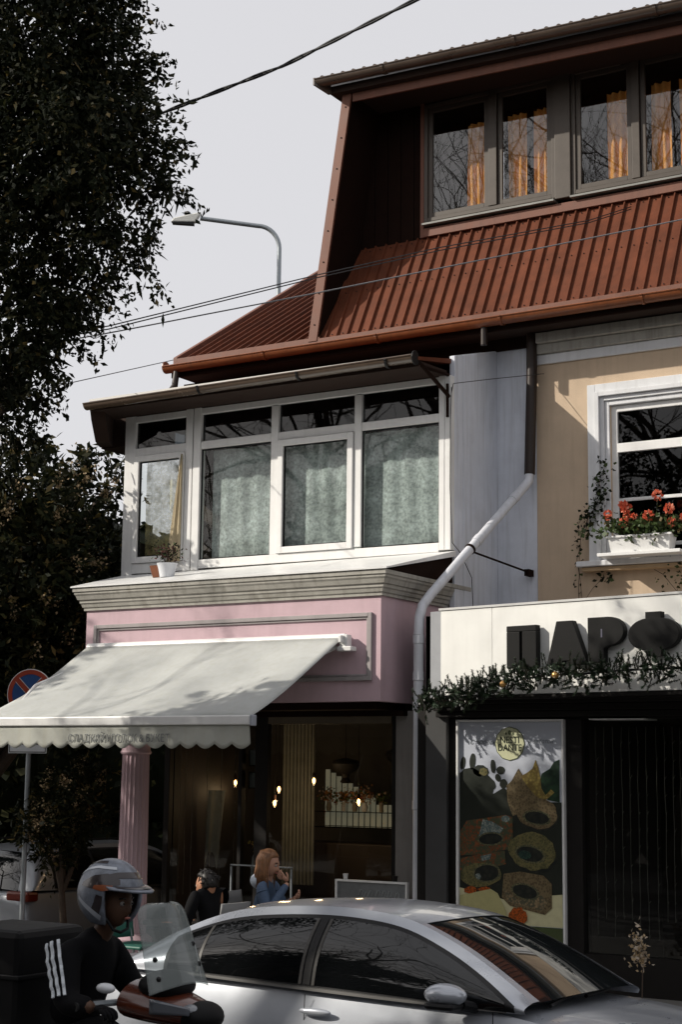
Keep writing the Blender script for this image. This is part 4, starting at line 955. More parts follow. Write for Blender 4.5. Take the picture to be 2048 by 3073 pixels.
SH2 = [(-12.38,14.36,1.76,.42),(-12.30,14.60,2.05,.26),(-12.58,14.16,1.56,.25),(-12.22,14.60,1.66,.22),(-12.52,14.37,1.27,.22)]
bloomed('small_tree', 'small bushy tree with cream flower clusters beside the fluted column', (-13.30, 15.3, .0), [(x*1.06 - .12, y*1.06, 2.25 + (z - 2.25)*1.06, r*1.04) for x, y, z, r in SH2], 9, 260, 14, .085, 26, .05, .055, 'tree', .2)
# 3: dark foliage closing the side street
rng = np.random.default_rng(3)
HB = [(-19.2 + i*.85 + rng.uniform(-.3,.3), 19.6 + i*.55, z, rng.uniform(1.1,1.5)) for i in range(6) for z in (.6, 2.2, 3.8, 5.2)] + [(-22, 18, z, 1.8) for z in (1, 3.4, 5.4)] + [(-14.6, 23.0, z, 1.1) for z in (.6, 2.2, 3.8, 5.2)]
HT = thing('hedge', 'tall dark evergreen hedge closing the side street at the left', 'hedge', (-17.5, 20.6, -.35))
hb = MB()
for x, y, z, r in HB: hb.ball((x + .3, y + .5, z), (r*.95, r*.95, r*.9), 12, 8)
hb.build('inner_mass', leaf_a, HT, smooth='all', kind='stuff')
P, D, L, W = twig_leaves(rng, HB, 1400, 12, .5, .20, .2, .75, .1); leaf_mesh('foliage', rng, P, D, L, W, [leaf_a, leaf_b], [.75, .25], HT)
# 4: trees across the road and along it: most stand where the shade and the reflections come from
def evergreen(base, blobs, seed, lab, ntw=500, leaf=.14, core=0):
    rng = np.random.default_rng(seed); T = thing('evergreen_tree', lab, 'tree', base)
    tb = MB(); top = Vector(np.mean(np.array(blobs)[:, :3], axis=0)); tb.tube([base, Vector(base).lerp(top, .4)], [.22, .15], 10)
    limbs(tb, Vector(base).lerp(top, .38), .1, [(b_[:3], .03) for b_ in blobs], rng, .15); tb.build('trunk', bark, T, smooth=40)
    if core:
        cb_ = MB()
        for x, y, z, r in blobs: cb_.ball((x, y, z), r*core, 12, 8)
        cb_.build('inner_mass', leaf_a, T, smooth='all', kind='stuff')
    P, D, L, W = twig_leaves(rng, blobs, ntw, 20, .5, leaf, .3, .3, .08); leaf_mesh('crown', rng, P, D, L, W, [leaf_a, leaf_b], [.7, .3], T)
evergreen((-14.6, 10.8, .13), [(-14.4,9.2,6.3,.7),(-13.3,9.4,6.5,.85),(-12.4,9.6,6.2,.8),(-13.6,9.8,5.8,.7)], 21, 'round evergreen street tree standing further along the pavement')
evergreen((-10.5, 1.2, .13), [(-10.2,2.5,5.15,.75),(-8.9,2.6,5.1,1.0),(-9.4,3.2,5.6,.8),(-8.8,1.6,5.8,.9)], 22, 'broad evergreen street tree on the near pavement', 620)
evergreen((-9.5, -4.0, .13), [(-9.5,-4,3,1.7),(-9.2,-4.2,5.4,1.8),(-9.6,-3.8,7.3,1.5),(-8.0,-4.4,3.8,1.3),(-10.9,-4.2,4.2,1.4)], 24, 'dense dark evergreen on the near pavement, closest to the camera', 700, .26, .85)
evergreen((-14.0, -3.6, .13), [(-14,-3.6,2.8,1.8),(-13.8,-3.8,5.2,1.9),(-14.2,-3.4,7.6,1.4),(-12.4,-4,3.4,1.4),(-15.6,-3.8,4.4,1.5)], 25, 'dense dark evergreen on the near pavement, middle of three', 700, .26, .85)
evergreen((-19.5, -3.2, .13), [(-19.5,-3.2,2.8,1.9),(-19.3,-3.4,5.0,1.8),(-18,-3.6,3.2,1.4),(-21,-3.6,4.0,1.5)], 26, 'dense dark evergreen on the near pavement, lowest and farthest along', 600, .26, .85)
evergreen((3.2, 11.2, .13), [(3.2,11.2,3.0,1.7),(2.8,11.4,5.2,1.8),(3.4,11,7.4,1.5)], 27, 'unseen evergreen added to dim sky light, right of the perfume shop', 500, .26, .85)  # added out of view to dim sky light on right-facing walls
evergreen((7.5, 10.9, .13), [(7.5,10.9,3.0,1.9),(7.2,11.2,5.6,2.0),(7.6,10.8,8.2,1.6)], 28, 'unseen evergreen added to dim sky light, far right on the shop pavement', 500, .26, .85)  # second unseen tree added against sky light from the right
evergreen((6.0, -2.5, .13), [(6,-2.5,2.8,1.9),(6.2,-2.8,5.4,2.0),(5.8,-2.4,8,1.6),(4.2,-4,4,1.6)], 29, 'unseen evergreen added to dim sky light, right of the camera', 500, .26, .85)  # third added tree, out of view, for darker right-facing walls
evergreen((-19.5, 10.9, .13), [(-19.2,10.6,7.0,1.0),(-20.6,10.6,6.8,1.2),(-22,10.8,7.2,1.2),(-23.6,10.8,7.6,1.2)], 30, 'tall evergreen street tree beyond the side street corner', 500, .2, .5)
def bare_tree(base, h, seed, lab, r0=.2, lean=(0, 0)):
    rn = random.Random(seed); T = thing('bare_tree', lab, 'tree', base); tk = MB(); br = MB()
    def grow(p, d, L, r, lev):
        n = 4; pts = [p]; dd = d.copy()
        for i in range(n):
            dd = (dd + Vector((rn.gauss(0, .13), rn.gauss(0, .13), rn.gauss(.03, .09)))).normalized(); pts.append(pts[-1] + dd * (L/n))
        (tk if lev == 0 else br).tube(pts, [r*(1 - .45*i/n) for i in range(n+1)], 8 if lev < 2 else 4, caps=False)
        if lev >= 5: return
        for _ in range(4 if lev < 4 else 3):
            i = rn.randint(2, n); q = pts[i]; a = Vector((rn.gauss(0, 1), rn.gauss(0, 1), rn.gauss(.25, .6))).normalized()
            grow(q, (dd*.75 + a*.8).normalized(), L*rn.uniform(.58, .8), r*.5, lev + 1)
    grow(Vector(base), Vector((lean[0], lean[1], 1)).normalized(), h*.34, r0, 0)
    tk.build('trunk', bark, T, smooth=40, fixn=False); br.build('branches', bark, T, smooth='all', fixn=False, kind='stuff')
bare_tree((-18.3, 9.9, .13), 13.5, 37, 'young bare street tree beside the side street corner', .13)
bare_tree((-18.5, -1.5, .13), 29, 31, 'tall bare tree on the near pavement, farthest along', .24)
bare_tree((-13.6, -2.2, .13), 29, 32, 'tall bare tree on the near pavement, nearer the camera', .22)
bare_tree((-22, -3.5, .13), 30, 33, 'tallest bare tree, standing behind the near pavement', .25)
rng = np.random.default_rng(13)
FB = []
for i in range(30):
    x = -75 + i*4.0 + rng.uniform(-1, 1); top = rng.uniform(7.5, 11.5)
    for z in (1.5, 4.5, top - 2.2): FB.append((x + rng.uniform(-.8,.8), -13 + rng.uniform(-1,1), z, rng.uniform(2.2,2.9)))
FT = thing('tree_line', 'long uneven dark row of trees along the far side of the road', 'trees', (-14, -13, 0))
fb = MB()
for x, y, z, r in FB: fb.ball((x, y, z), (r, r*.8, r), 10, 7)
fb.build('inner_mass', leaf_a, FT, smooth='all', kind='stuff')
P, D, L, W = twig_leaves(rng, FB, 2600, 9, .9, .45, .2, .8, .2); leaf_mesh('foliage', rng, P, D, L, W, [leaf_a, leaf_b], [.75, .25], FT)

# potted plant and empty pot on the ledge
PT = thing('plant_pot', 'white pot with small dark reddish plant on the white ledge', 'potted plant', (-11.92, 15.42, 4.52))
MB().lathe([(.085, 0), (.105, .10), (.125, .165), (.13, .17), (.115, .165)], (-11.92, 15.42, 4.525), 20).build('pot', M('pot_white', (.66, .68, .72), .35, var=.06), PT, smooth=35)
rng = np.random.default_rng(17); st = MB()
for k in range(16):
    a = rng.uniform(0, 6.28); st.tube([(-11.92, 15.42, 4.66), (-11.92 + .07*math.cos(a), 15.42 + .07*math.sin(a), 4.78), (-11.92 + .16*math.cos(a)*rng.uniform(.4,1), 15.42 + .14*math.sin(a), 4.78 + rng.uniform(.06,.17))], [.004,.003,.002], 4, caps=False)
st.build('stems', bark, PT)
P = np.array([-11.92,15.42,4.82]) + rng.normal(size=(260, 3))*np.array([.085,.07,.055]); D = unit(rng.normal(size=(260,3)) + np.array([0,0,.4])); L = .05*(.6 + .7*rng.random(260))
leaf_mesh('foliage', rng, P, D, L, L*.45, [leaf_a, M('red_leaf', (.085,.022,.018), .5, var=.3), leaf_g], [.5, .38, .12], PT)
PT2 = thing('plant_pot', 'small square terracotta pot tucked behind the white pot', 'pot', (-12.1, 15.46, 4.53))
b = MB(); b.hexa([(-12.14,15.42,4.535),(-12.04,15.42,4.535),(-12.04,15.52,4.535),(-12.14,15.52,4.535)], [(-12.17,15.39,4.68),(-12.03,15.39,4.68),(-12.03,15.55,4.68),(-12.17,15.55,4.68)]); b.build('pot', M('terracotta', (.16,.055,.025), .8, var=.2), PT2, bevel=.006)
MB().box(-12.16, -12.04, 15.40, 15.54, 4.672, 4.684).build('soil', soil, PT2)

# geranium box on the cream window sill
FBX = thing('flower_box', 'white planter box on a white tray on the cream house sill', 'planter', (-6.58, 17.38, 4.70))
MB().box(-7.08, -6.08, 17.22, 17.50, 4.705, 4.745).build('tray', pvc, FBX, bevel=.006)
b = MB(); b.hexa([(-6.93,17.28,4.747),(-6.23,17.28,4.747),(-6.23,17.45,4.747),(-6.93,17.45,4.747)], [(-6.96,17.255,4.935),(-6.20,17.255,4.935),(-6.20,17.475,4.935),(-6.96,17.475,4.935)]); b.build('box', pvc, FBX, bevel=.008)
b = MB(); arch(b, -6.975, -6.185, 0, 0, 0, 0, 0, ''); b.box(-6.975, -6.185, 17.24, 17.262, 4.915, 4.94); b.build('rim', pvc, FBX, bevel=.004)
GE = thing('geranium', 'bushy geranium with coral red flower heads in the white planter', 'flowers', (-6.58, 17.36, 4.93))
rng = np.random.default_rng(23)
P = np.array([-6.56,17.34,5.02]) + rng.normal(size=(950,3))*np.array([.27,.075,.065]); P[:,2] = np.maximum(P[:,2], 4.93 - .10*rng.random(950)); D = unit(rng.normal(size=(950,3)) + np.array([0,-.3,.35])); L = .058*(.6 + .7*rng.random(950))
leaf_mesh('foliage', rng, P, D, L, L*.95, [leaf_g, leaf_b, leaf_c], [.7, .24, .06], GE)
coral = M('coral_petal', (.85, .19, .095), .6, var=.25, vs=30, trans=.2); coral2 = M('coral_light', (.90, .34, .22), .6, var=.2, vs=30, trans=.2)
hs = [(-6.75,5.27,.062),(-6.78,5.30,.05),(-6.97,5.21,.045),(-6.97,5.16,.03),(-6.77,5.09,.058),(-6.48,5.15,.06),(-6.23,5.22,.055),(-6.36,5.38,.058),(-6.20,5.06,.05),(-6.65,5.16,.035),(-6.74,5.17,.04),(-6.05,5.1,.05)]
for x, z, r in hs:
    q = 46; d = unit(rng.normal(size=(q,3))); Pf = np.array([x,17.30,z]) + d*r*.6
    leaf_mesh('flower_head', rng, Pf, unit(d + rng.normal(size=(q,3))*.4), np.full(q, r*.75), np.full(q, r*.7), [coral, coral2], [.65,.35], GE, kind=None)
st = MB()
for x, z, r in hs: st.tube([(x*.7 - 6.56*.3, 17.34, 5.0), (x, 17.31, z - r*.5)], .003, 4)
st.build('stems', leaf_g, GE)
# climbing vine at the window
VN = thing('climbing_vine', 'thin leafy vine climbing the left edge of the cream house window', 'vine', (-7.46, 17.55, 3.95))
vp = [(-7.46,17.58,3.95),(-7.45,17.57,4.4),(-7.47,17.57,4.7),(-7.43,17.55,4.93),(-7.36,17.55,5.14),(-7.27,17.53,5.28),(-7.15,17.53,5.45),(-7.16,17.53,5.62),(-7.10,17.53,5.84)]
vb = MB(); vb.tube([pinterp(vp, i/40) + Vector((.012*math.sin(i), 0, 0)) for i in range(41)], .004, 5); vb.tube([(-7.40,17.58,3.95),(-7.42,17.57,4.3),(-7.45,17.56,4.65),(-7.42,17.55,4.9)], .003, 5)
vb.tube([(-7.42,17.58,4.2),(-7.28,17.56,4.38),(-7.14,17.55,4.50)], .003, 5)
vb.build('stem', bark, VN, smooth=True)
rng = np.random.default_rng(29); U = np.concatenate([.52 + .48*rng.random(190), rng.random(60)]); P = np.array([pinterp(vp, float(u)) for u in U]) + rng.normal(size=(250,3))*np.array([.055,.02,.06])
P = np.vstack([P, np.array([-7.14,17.54,4.50]) + rng.normal(size=(28,3))*np.array([.06,.02,.04])]); n = len(P)
D = unit(rng.normal(size=(n,3)) + np.array([0,-.3,-.5])); L = .058*(.6 + .6*rng.random(n)); leaf_mesh('leaves', rng, P, D, L, L*.75, [leaf_a, leaf_g], [.7,.3], VN)
VN2 = thing('climbing_vine', 'sunlit vine tendrils under the window sill at the right', 'vine', (-6.3, 17.55, 4.3))
vb = MB(); vb.tube([(-6.1,17.6,3.95),(-6.25,17.56,4.3),(-6.4,17.53,4.5),(-6.5,17.52,4.56)], .004, 5); vb.tube([(-6.25,17.56,4.3),(-6.1,17.53,4.6)], .003, 5); vb.build('stem', bark, VN2)
P = np.array([-6.25,17.52,4.5]) + rng.normal(size=(46,3))*np.array([.14,.02,.10]); D = unit(rng.normal(size=(46,3)) + np.array([0,-.3,-.2])); L = .055*(.6 + .6*rng.random(46)); leaf_mesh('leaves', rng, P, D, L, L*.75, [leaf_g, leaf_b], [.6,.4], VN2)
# pale dry plant by the perfume shop window
DPn = thing('dried_plant', 'pale dried flower stem standing before the dark shop window', 'plant', (-5.62, 14.6, .13))
b = MB(); b.tube([(-5.62,14.6,.13),(-5.60,14.6,.6)], .006, 5); b.build('stem', bark, DPn)
P = np.array([-5.62,14.58,.62]) + rng.normal(size=(160,3))*np.array([.045,.03,.10]); D = unit(rng.normal(size=(160,3)) + np.array([0,0,.6])); L = .05*(.6+.6*rng.random(160)); leaf_mesh('petals', rng, P, D, L, L*.6, [bloom_c, M('pale_petal', (.5,.42,.33), .7)], [.5,.5], DPn)
# ------------------------------------------------------------------ cars
silver = M('silver_paint', (.43, .455, .50), .3, metal=.3, coat=.8, spec=.5, var=.05, vs=1.5)
silver_b = M('pale_paint', (.30, .32, .35), .35, metal=.3, coat=.5, var=.05)
cglass = M('car_glass', (.004, .0045, .005), .02, spec=.6)
wglass = M('windscreen_glass', (.010, .012, .013), .02, spec=.9)
rubber = M('rubber', (.012, .012, .012), .85); rim_m = M('wheel_rim', (.35, .36, .37), .3, metal=.8)
chrome = M('window_trim', (.045, .042, .038), .5)
tail_m = M('tail_lamp', (.14, .016, .006), .3, spec=.4); lamp_m = M('head_lamp', (.55, .57, .6), .1, spec=.8)
def interp(P, t):
    k = min(int(t), len(P) - 2); f = t - k; f = max(0, min(1, f))
    return tuple(a + (c - a)*f for a, c in zip(P[k], P[k+1]))
def smooth_poly(P, n):
    out = []
    for i in range(n + 1):
        t = i/n*(len(P) - 1); k = min(int(t), len(P) - 2); f = t - k
        p0, p1, p2, p3 = P[max(k-1, 0)], P[k], P[k+1], P[min(k+2, len(P)-1)]
        out.append(tuple(.5*((2*b) + (-a + c)*f + (2*a - 5*b + 4*c - d)*f*f + (-a + 3*b - 3*c + d)*f**3) for a, b, c, d in zip(p0, p1, p2, p3)))
    return out
def car(root, rail, belt, body, paint, ends, roof_rng, pil=(), wheels=(), crown=.035, wsb=.10):
    """rail: (x, half width, z) line over pillars and roof; belt(x)->(half width, z); body stations (x,[(half width,z)...])"""
    Rl = smooth_poly(rail, 72); n = len(Rl)
    b = MB()                                                       # lower body, lofted
    N = len(body[0][1]); st = [(x, *[c for p in s for c in p]) for x, s in body]; st = smooth_poly(st, (len(body) - 1)*4)
    vs = []
    for row in st:
        half = [(row[1 + 2*i], row[2 + 2*i]) for i in range(N)]
        vs += [(row[0], -y, z) for y, z in half[::-1]] + [(row[0], y, z) for y, z in half[1:]]
    m = 2*N - 1
    fs = [(j*m + i, j*m + i + 1, (j+1)*m + i + 1, (j+1)*m + i) for j in range(len(st)-1) for i in range(m-1)] + [tuple(range(m)), tuple((len(st)-1)*m + i for i in range(m))]
    b.add(vs, fs); BODY = b.build('body', paint, root, smooth=50)
    ir0, ir1 = roof_rng
    def cross(i, v, extra=0):                                      # v -1..1 across
        x, h, z = Rl[i]; c = 1 - v*v
        t = i/(n - 1)
        fx = wsb * c if i > ir1 else (-wsb*.8 * c if i < ir0 else (wsb*c*max(0, (i - ir1 + 8)/8) if i > ir1 - 8 else (-wsb*.8*c*max(0, (ir0 + 8 - i)/8) if i < ir0 + 8 else 0)))
        return (x + fx, h*v, z + crown*c + extra)
    def surf(name, i0, i1, v0, v1, mat, lift, nv=16, par=root):
        b = MB(); b.grid(lambda u, v: tuple(a + d for a, d in zip(cross(round(i0 + (i1 - i0)*u), v0 + (v1 - v0)*v), (0, 0, lift))), i1 - i0, nv)
        return b.build(name, mat, par, smooth='all')
    surf('roof', ir0, ir1, -1, 1, paint, 0)
    sw = .93
    surf('windscreen', ir1, n - 1, -sw, sw, wglass, -.006); surf('rear_window', 0, ir0, -sw, sw, wglass, -.006)
    for sgn in (-1, 1):                                            # pillars beside the screens
        for i0, i1 in ((ir1, n - 1), (0, ir0)):
            surf('pillar', i0, i1, sgn*sw, sgn, paint, 0, 2)
    def side(sgn, x0, x1, t0, t1, name, mat, off, steps=18, parent=root):
        """strip between rail (t=1) and belt (t=0) for x in x0..x1"""
        b = MB(); xs = [r[0] for r in Rl]
        def at_(x, t):
            k = max(0, min(n - 2, next((i for i in range(n - 1) if xs[i+1] >= x), n - 2))); f = (x - xs[k])/max(1e-6, xs[k+1] - xs[k]); f = max(0, min(1, f))
            h = Rl[k][1] + (Rl[k+1][1] - Rl[k][1])*f; z = Rl[k][2] + (Rl[k+1][2] - Rl[k][2])*f
            bh, bz = belt(x); tt = t(x, z, bz) if callable(t) else t
            bul = .062 * math.sin(math.pi * max(0, min(1, tt)))
            return (x, sgn*(bh + (h - bh)*tt + bul + off), bz + (z - bz)*tt)
        b.grid(lambda u, v: at_(x0 + (x1 - x0)*u, (lambda x, z, bz: t0 + ((t1(x, z, bz) if callable(t1) else t1) - t0)*v)), steps, 10)
        return b.build(name, mat, parent, smooth='all')
    tt_ = lambda d: (lambda x, z, bz: max(0.0, 1 - d/max(.02, z - bz)))
    for sgn in (-1, 1):
        side(sgn, Rl[0][0], Rl[-1][0], -.02, 1, 'side_frame', paint, 0, 60)
        side(sgn, ends[0], ends[1], .015, tt_(.048), 'window_surround', black_p, .003, 40)
        side(sgn, ends[0] + .03, ends[1] - .05, -.03, .015, 'waist_trim', chrome, .006, 40)
        for (a, c), nm in zip(pil[0], pil[1]):
            side(sgn, a, c, .04, tt_(.068), nm, cglass if 'window' in nm else (black_p if nm != 'pillar_trim' else chrome), .006 if 'window' in nm else .009, 24)
    for x, y, r in wheels:
        for sgn in (-1, 1):
            t = MB(); t.tube([(x, sgn*(y - .10), r), (x, sgn*(y + .09), r)], r, 28); wt = t.build('wheel', rubber, root, smooth=40)
            t = MB(); t.tube([(x, sgn*(y + .085), r), (x, sgn*(y + .10), r)], r*.62, 20); t.build('rim', rim_m, wt, smooth=40)
    return BODY
CAR = thing('sedan_car', 'silver sedan parked along the kerb, cut off by the bottom edge', 'car', (-5.0, 8.95, 0), 0, local=True); CAR.rotation_euler = (rad(-2.2), 0, 0)
rail = [(-1.66,.66,1.01),(-1.38,.635,1.17),(-1.06,.60,1.305),(-.75,.585,1.38),(-.3,.575,1.415),(.05,.575,1.41),(.35,.585,1.37),(.64,.615,1.27),(.90,.665,1.15),(1.20,.73,.985)]
belt = lambda x: (.845 - .02*max(0, -x - 1) - .03*max(0, x - .6), .985 - .025*(x + 1) if x > -1 else .985)
def stn(x, deck, sh, w, zs):   # half section, centre top to sill
    return (x, [(0, deck + .02), (.35, deck + .015), (.62, deck), (w - .05, sh), (w + .01, zs), (w + .02, .62), (w, .42), (w - .06, .26), (0, .24)])
body = [stn(-2.22,.80,.74,.68,.66), stn(-2.16,.96,.90,.76,.72), stn(-1.7,1.0,.965,.82,.76), stn(-1.2,.93,.97,.845,.78), stn(-.5,.90,.955,.86,.77), stn(.3,.89,.94,.86,.76), stn(.9,.90,.925,.85,.75), stn(1.16,.93,.90,.845,.74), stn(1.7,.87,.81,.81,.68), stn(2.1,.77,.70,.74,.60), stn(2.32,.60,.55,.62,.50)]
car(CAR, rail, belt, body, silver, (-1.24, 1.14), (22, 50), ([(-1.21,-.985),(-.985,-.965),(-.965,-.245),(-.245,-.225),(-.215,-.165),(-.155,-.135),(-.135,.72),(.72,1.08)], ['quarter_window','pillar_trim','rear_door_window','pillar_trim','centre_pillar','pillar_trim','front_door_window','front_quarter_window']), ((-1.4,.70,.31),(1.42,.70,.31)))
b = MB()
for x in (-.19, 1.02): b.add([(x, -.872, .30), (x + .006, -.872, .30), (x + .006, -.863, .93), (x, -.863, .93)], [(0,1,2,3)])
b.build('door_gap', black_p, CAR)
b = MB(); b.ball((-.10, -.885, .84), (.11, .02, .022), 14, 8); b.build('door_handle', silver, CAR, smooth='all')
mr = MB(); mr.ball((.79, -.975, 1.01), (.125, .09, .062), 18, 12); MR = mr.build('wing_mirror', silver, CAR, smooth='all')
b = MB(); b.box(.70, .88, -1.07, -.90, .935, .975); b.build('mirror_base', black_p, MR, bevel=.02); b = MB(); b.tube([(.86, -.92, .96), (.90, -.82, .94)], .03, 8); b.build('mirror_arm', black_p, MR)
b = MB(); b.tube([(1.22, -.55, .957), (1.16, -.1, .985), (1.05, .35, .99)], .012, 6); b.tube([(1.20, .0, .97), (1.14, .5, .975)], .012, 6); b.build('wiper', black_p, CAR)
for sgn in (-1, 1):
    b = MB(); b.ball((2.18, sgn*.58, .64), (.12, .13, .07), 12, 8); b.build('headlight', lamp_m, CAR, smooth='all')
    b = MB(); b.ball((-2.14, sgn*.66, .84), (.07, .12, .08), 12, 8); b.build('tail_light', tail_m, CAR, smooth='all')
SUV = thing('estate_car', 'pale silver estate car with roof rails parked in the side street', 'car', (-14.63, 17.67, -.35), rad(86), local=True)
rail2 = [(-2.12,.64,1.05),(-2.05,.62,1.30),(-1.92,.60,1.50),(-1.6,.585,1.56),(-.8,.58,1.59),(-.2,.58,1.58),(.3,.59,1.53),(.65,.62,1.40),(.95,.67,1.22),(1.25,.74,1.03)]
belt2 = lambda x: (.85, 1.05 - .02*(x + 1))
body2 = [stn(-2.2,.75,.70,.72,.62), stn(-2.16,1.02,.98,.80,.76), stn(-1.7,1.04,1.03,.85,.8), stn(-.8,.98,1.03,.87,.8), stn(.3,.97,1.01,.87,.8), stn(1.0,.98,.99,.86,.78), stn(1.28,1.0,.96,.855,.76), stn(1.8,.93,.86,.82,.7), stn(2.15,.80,.72,.74,.6), stn(2.32,.6,.55,.62,.5)]
car(SUV, rail2, belt2, body2, silver_b, (-1.75, 1.2), (16, 44), ([(-1.72,-1.0),(-.94,-.1),(-.02,.9)], ['quarter_window','rear_door_window','front_door_window']), ((-1.4,.72,.33),(1.42,.72,.33)))
for sgn in (-1, 1):
    b = MB(); b.tube([(-1.7, sgn*.55, 1.60), (-1.6, sgn*.55, 1.645), (.1, sgn*.55, 1.65), (.2, sgn*.55, 1.61)], .016, 6); b.build('roof_rail', black_p, SUV)
    b = MB(); b.box(-2.215, -2.02, sgn*.46, sgn*.855, .93, 1.05); b.build('tail_light', tail_m, SUV, bevel=.03)

# ------------------------------------------------------------------ people
def skin(name, J, E_, mat, parent, sub=2, root=None):
    """one continuous mesh grown over a skeleton. J: name -> (x,y,z,rx,ry)"""
    names = list(J); idx = {k: i for i, k in enumerate(names)}
    o0 = ORG[parent]
    me = bpy.data.meshes.new(name); me.from_pydata([tuple(Vector(J[k][:3]) - o0) for k in names], [(idx[a], idx[b]) for a, b in E_], [])
    o = bpy.data.objects.new(name, me); COL.objects.link(o)
    md = o.modifiers.new('k', 'SKIN'); md.use_smooth_shade = True; md.branch_smoothing = .6
    sv = me.skin_vertices[0].data
    for i, k in enumerate(names):
        sv[i].radius = (J[k][3], J[k][4] if len(J[k]) > 4 else J[k][3]); sv[i].use_root = (k == (root or names[0]))
    s = o.modifiers.new('s', 'SUBSURF'); s.levels = sub; s.render_levels = sub
    dg = bpy.context.evaluated_depsgraph_get(); m2 = bpy.data.meshes.new_from_object(o.evaluated_get(dg))
    bpy.data.objects.remove(o, do_unlink=True); m2.materials.clear(); m2.materials.append(mat)
    m2.polygons.foreach_set('use_smooth', [True]*len(m2.polygons)); m2.name = name
    r = bpy.data.objects.new(name, m2); COL.objects.link(r); r.parent = parent; ORG[r] = o0
    return r
def head_grid(b, c, yaw, pitch=0, s=1.0, roll=0):
    """a head with brow, nose, mouth, chin and eye sockets; faces +X before turning. Returns its matrix"""
    R = Matrix.Rotation(yaw, 4, 'Z') @ Matrix.Rotation(pitch, 4, 'Y') @ Matrix.Rotation(roll, 4, 'X'); T = Matrix.Translation(c) @ R @ Matrix.Scale(s, 4)
    nu, nv = 40, 30; vs = []
    for j in range(nv + 1):
        t = -math.pi/2 + math.pi*j/nv
        for i in range(nu):
            p = 2*math.pi*i/nu; x, y, z = math.cos(t)*math.cos(p), math.cos(t)*math.sin(p), math.sin(t)
            X, Y, Z = x*.098, y*.076, z*.118
            if z < 0: Y *= 1 - .22*z*z; X = X*(1 - .10*z*z) + .012*z*z*(1 if x > 0 else .2)
            if x > 0:
                g = lambda cy, cz, w, h: math.exp(-((y - cy)/w)**2 - ((z - cz)/h)**2)
                X += x*(.022*g(0,-.22,.14,.20) + .012*g(0,-.34,.16,.10) + .010*g(0,.18,.6,.12) - .012*(g(.38,.02,.2,.13) + g(-.38,.02,.2,.13)) + .009*g(0,-.56,.3,.07) - .006*g(0,-.66,.3,.05) + .014*g(0,-.92,.35,.16))
            else: X *= 1.04
            vs.append(tuple(T @ Vector((X, Y, Z))))
    b.add(vs, [(j*nu + i, j*nu + (i+1) % nu, (j+1)*nu + (i+1) % nu, (j+1)*nu + i) for j in range(nv) for i in range(nu)])
    return T
skin_m = M('skin', (.46, .25, .17), .55, var=.08, vs=14); skin_r = M('rider_skin_shaded', (.10, .05, .029), .6, var=.15, vs=14); skin_d = M('skin_tan', (.44, .21, .12), .55, var=.08, vs=14)  # rider's skin is darkened: helmet shade put into the colour
eye_w = M('eye_white', (.30, .28, .26), .3); eye_d = M('eye_dark', (.015, .01, .008), .15); lip_m = M('lips', (.38, .13, .10), .5)
def face_parts(T, par, skin_):
    for sgn in (-1, 1):
        b = MB(); b.ball(T @ Vector((.083, sgn*.030, .004)), .0125, 10, 8); ey = b.build('eye', eye_w, par, smooth='all')
        b = MB(); b.ball(T @ Vector((.0925, sgn*.030, .004)), .0058, 8, 6); b.build('pupil', eye_d, ey, smooth='all')
        b = MB(); b.tube([T @ Vector((.094, sgn*.014, .026)), T @ Vector((.094, sgn*.032, .031)), T @ Vector((.080, sgn*.050, .026))], .0045, 6); b.build('eyebrow', eye_d, par, smooth='all')
        b = MB(); e_ = [T @ Vector((-.004 - .014*math.cos(a), sgn*(.078 + .010*abs(math.sin(a))), .0 + .030*math.sin(a))) for a in [k*math.pi/5 - math.pi/2 for k in range(6)]]
        b.tube(e_, .008, 6); b.ball(T @ Vector((.0, sgn*.077, -.004)), (.016, .010, .024), 8, 6); b.build('ear', skin_, par, smooth='all')
    b = MB(); b.ball(T @ Vector((.098, 0, -.066)), (.008, .022, .007), 10, 6); b.build('lips', lip_m, par, smooth='all')
def hand(name, wrist, mid, palm_n, mat, par, side=1, curl=.8, s=1.0):
    """palm and five bent fingers as one skinned mesh. wrist, direction to fingers, palm normal"""
    w = Vector(wrist); f = Vector(mid).normalized(); nrm = Vector(palm_n); nrm = (nrm - f*nrm.dot(f)).normalized(); a = f.cross(nrm)*side
    J = {'w': (*w, .026*s, .020*s), 'p': (*(w + f*.045*s), .034*s, .017*s)}; E_ = [('w', 'p')]
    for k, (off, L) in enumerate(((-.030, .066), (-.010, .078), (.011, .073), (.030, .058))):
        base = w + f*.085*s + a*off*s; J[f'k{k}'] = (*base, .0115*s, .0115*s); E_.append(('p', f'k{k}'))
        d = f; p = base
        for q in range(3):
            ang = curl*(.5 + .35*q); d = (f*math.cos(ang*(q+1)*.6) + nrm*math.sin(ang*(q+1)*.6)).normalized(); p = p + d*(L*s*(.45, .32, .23)[q]); J[f'f{k}{q}'] = (*p, (.0095 - .0012*q)*s, (.0095 - .0012*q)*s); E_.append((f'k{k}' if q == 0 else f'f{k}{q-1}', f'f{k}{q}'))
    p = w + f*.03*s - a*.028*s; J['t0'] = (*p, .013*s, .013*s); E_.append(('p', 't0')); p = p + (f*.6 - a*.6 + nrm*.4).normalized()*.034*s; J['t1'] = (*p, .0105*s, .0105*s); E_.append(('t0', 't1')); p = p + (f*.8 + nrm*.5).normalized()*.028*s; J['t2'] = (*p, .009*s, .009*s); E_.append(('t1', 't2'))
    return skin(name, J, E_, mat, par, 1, 'p')
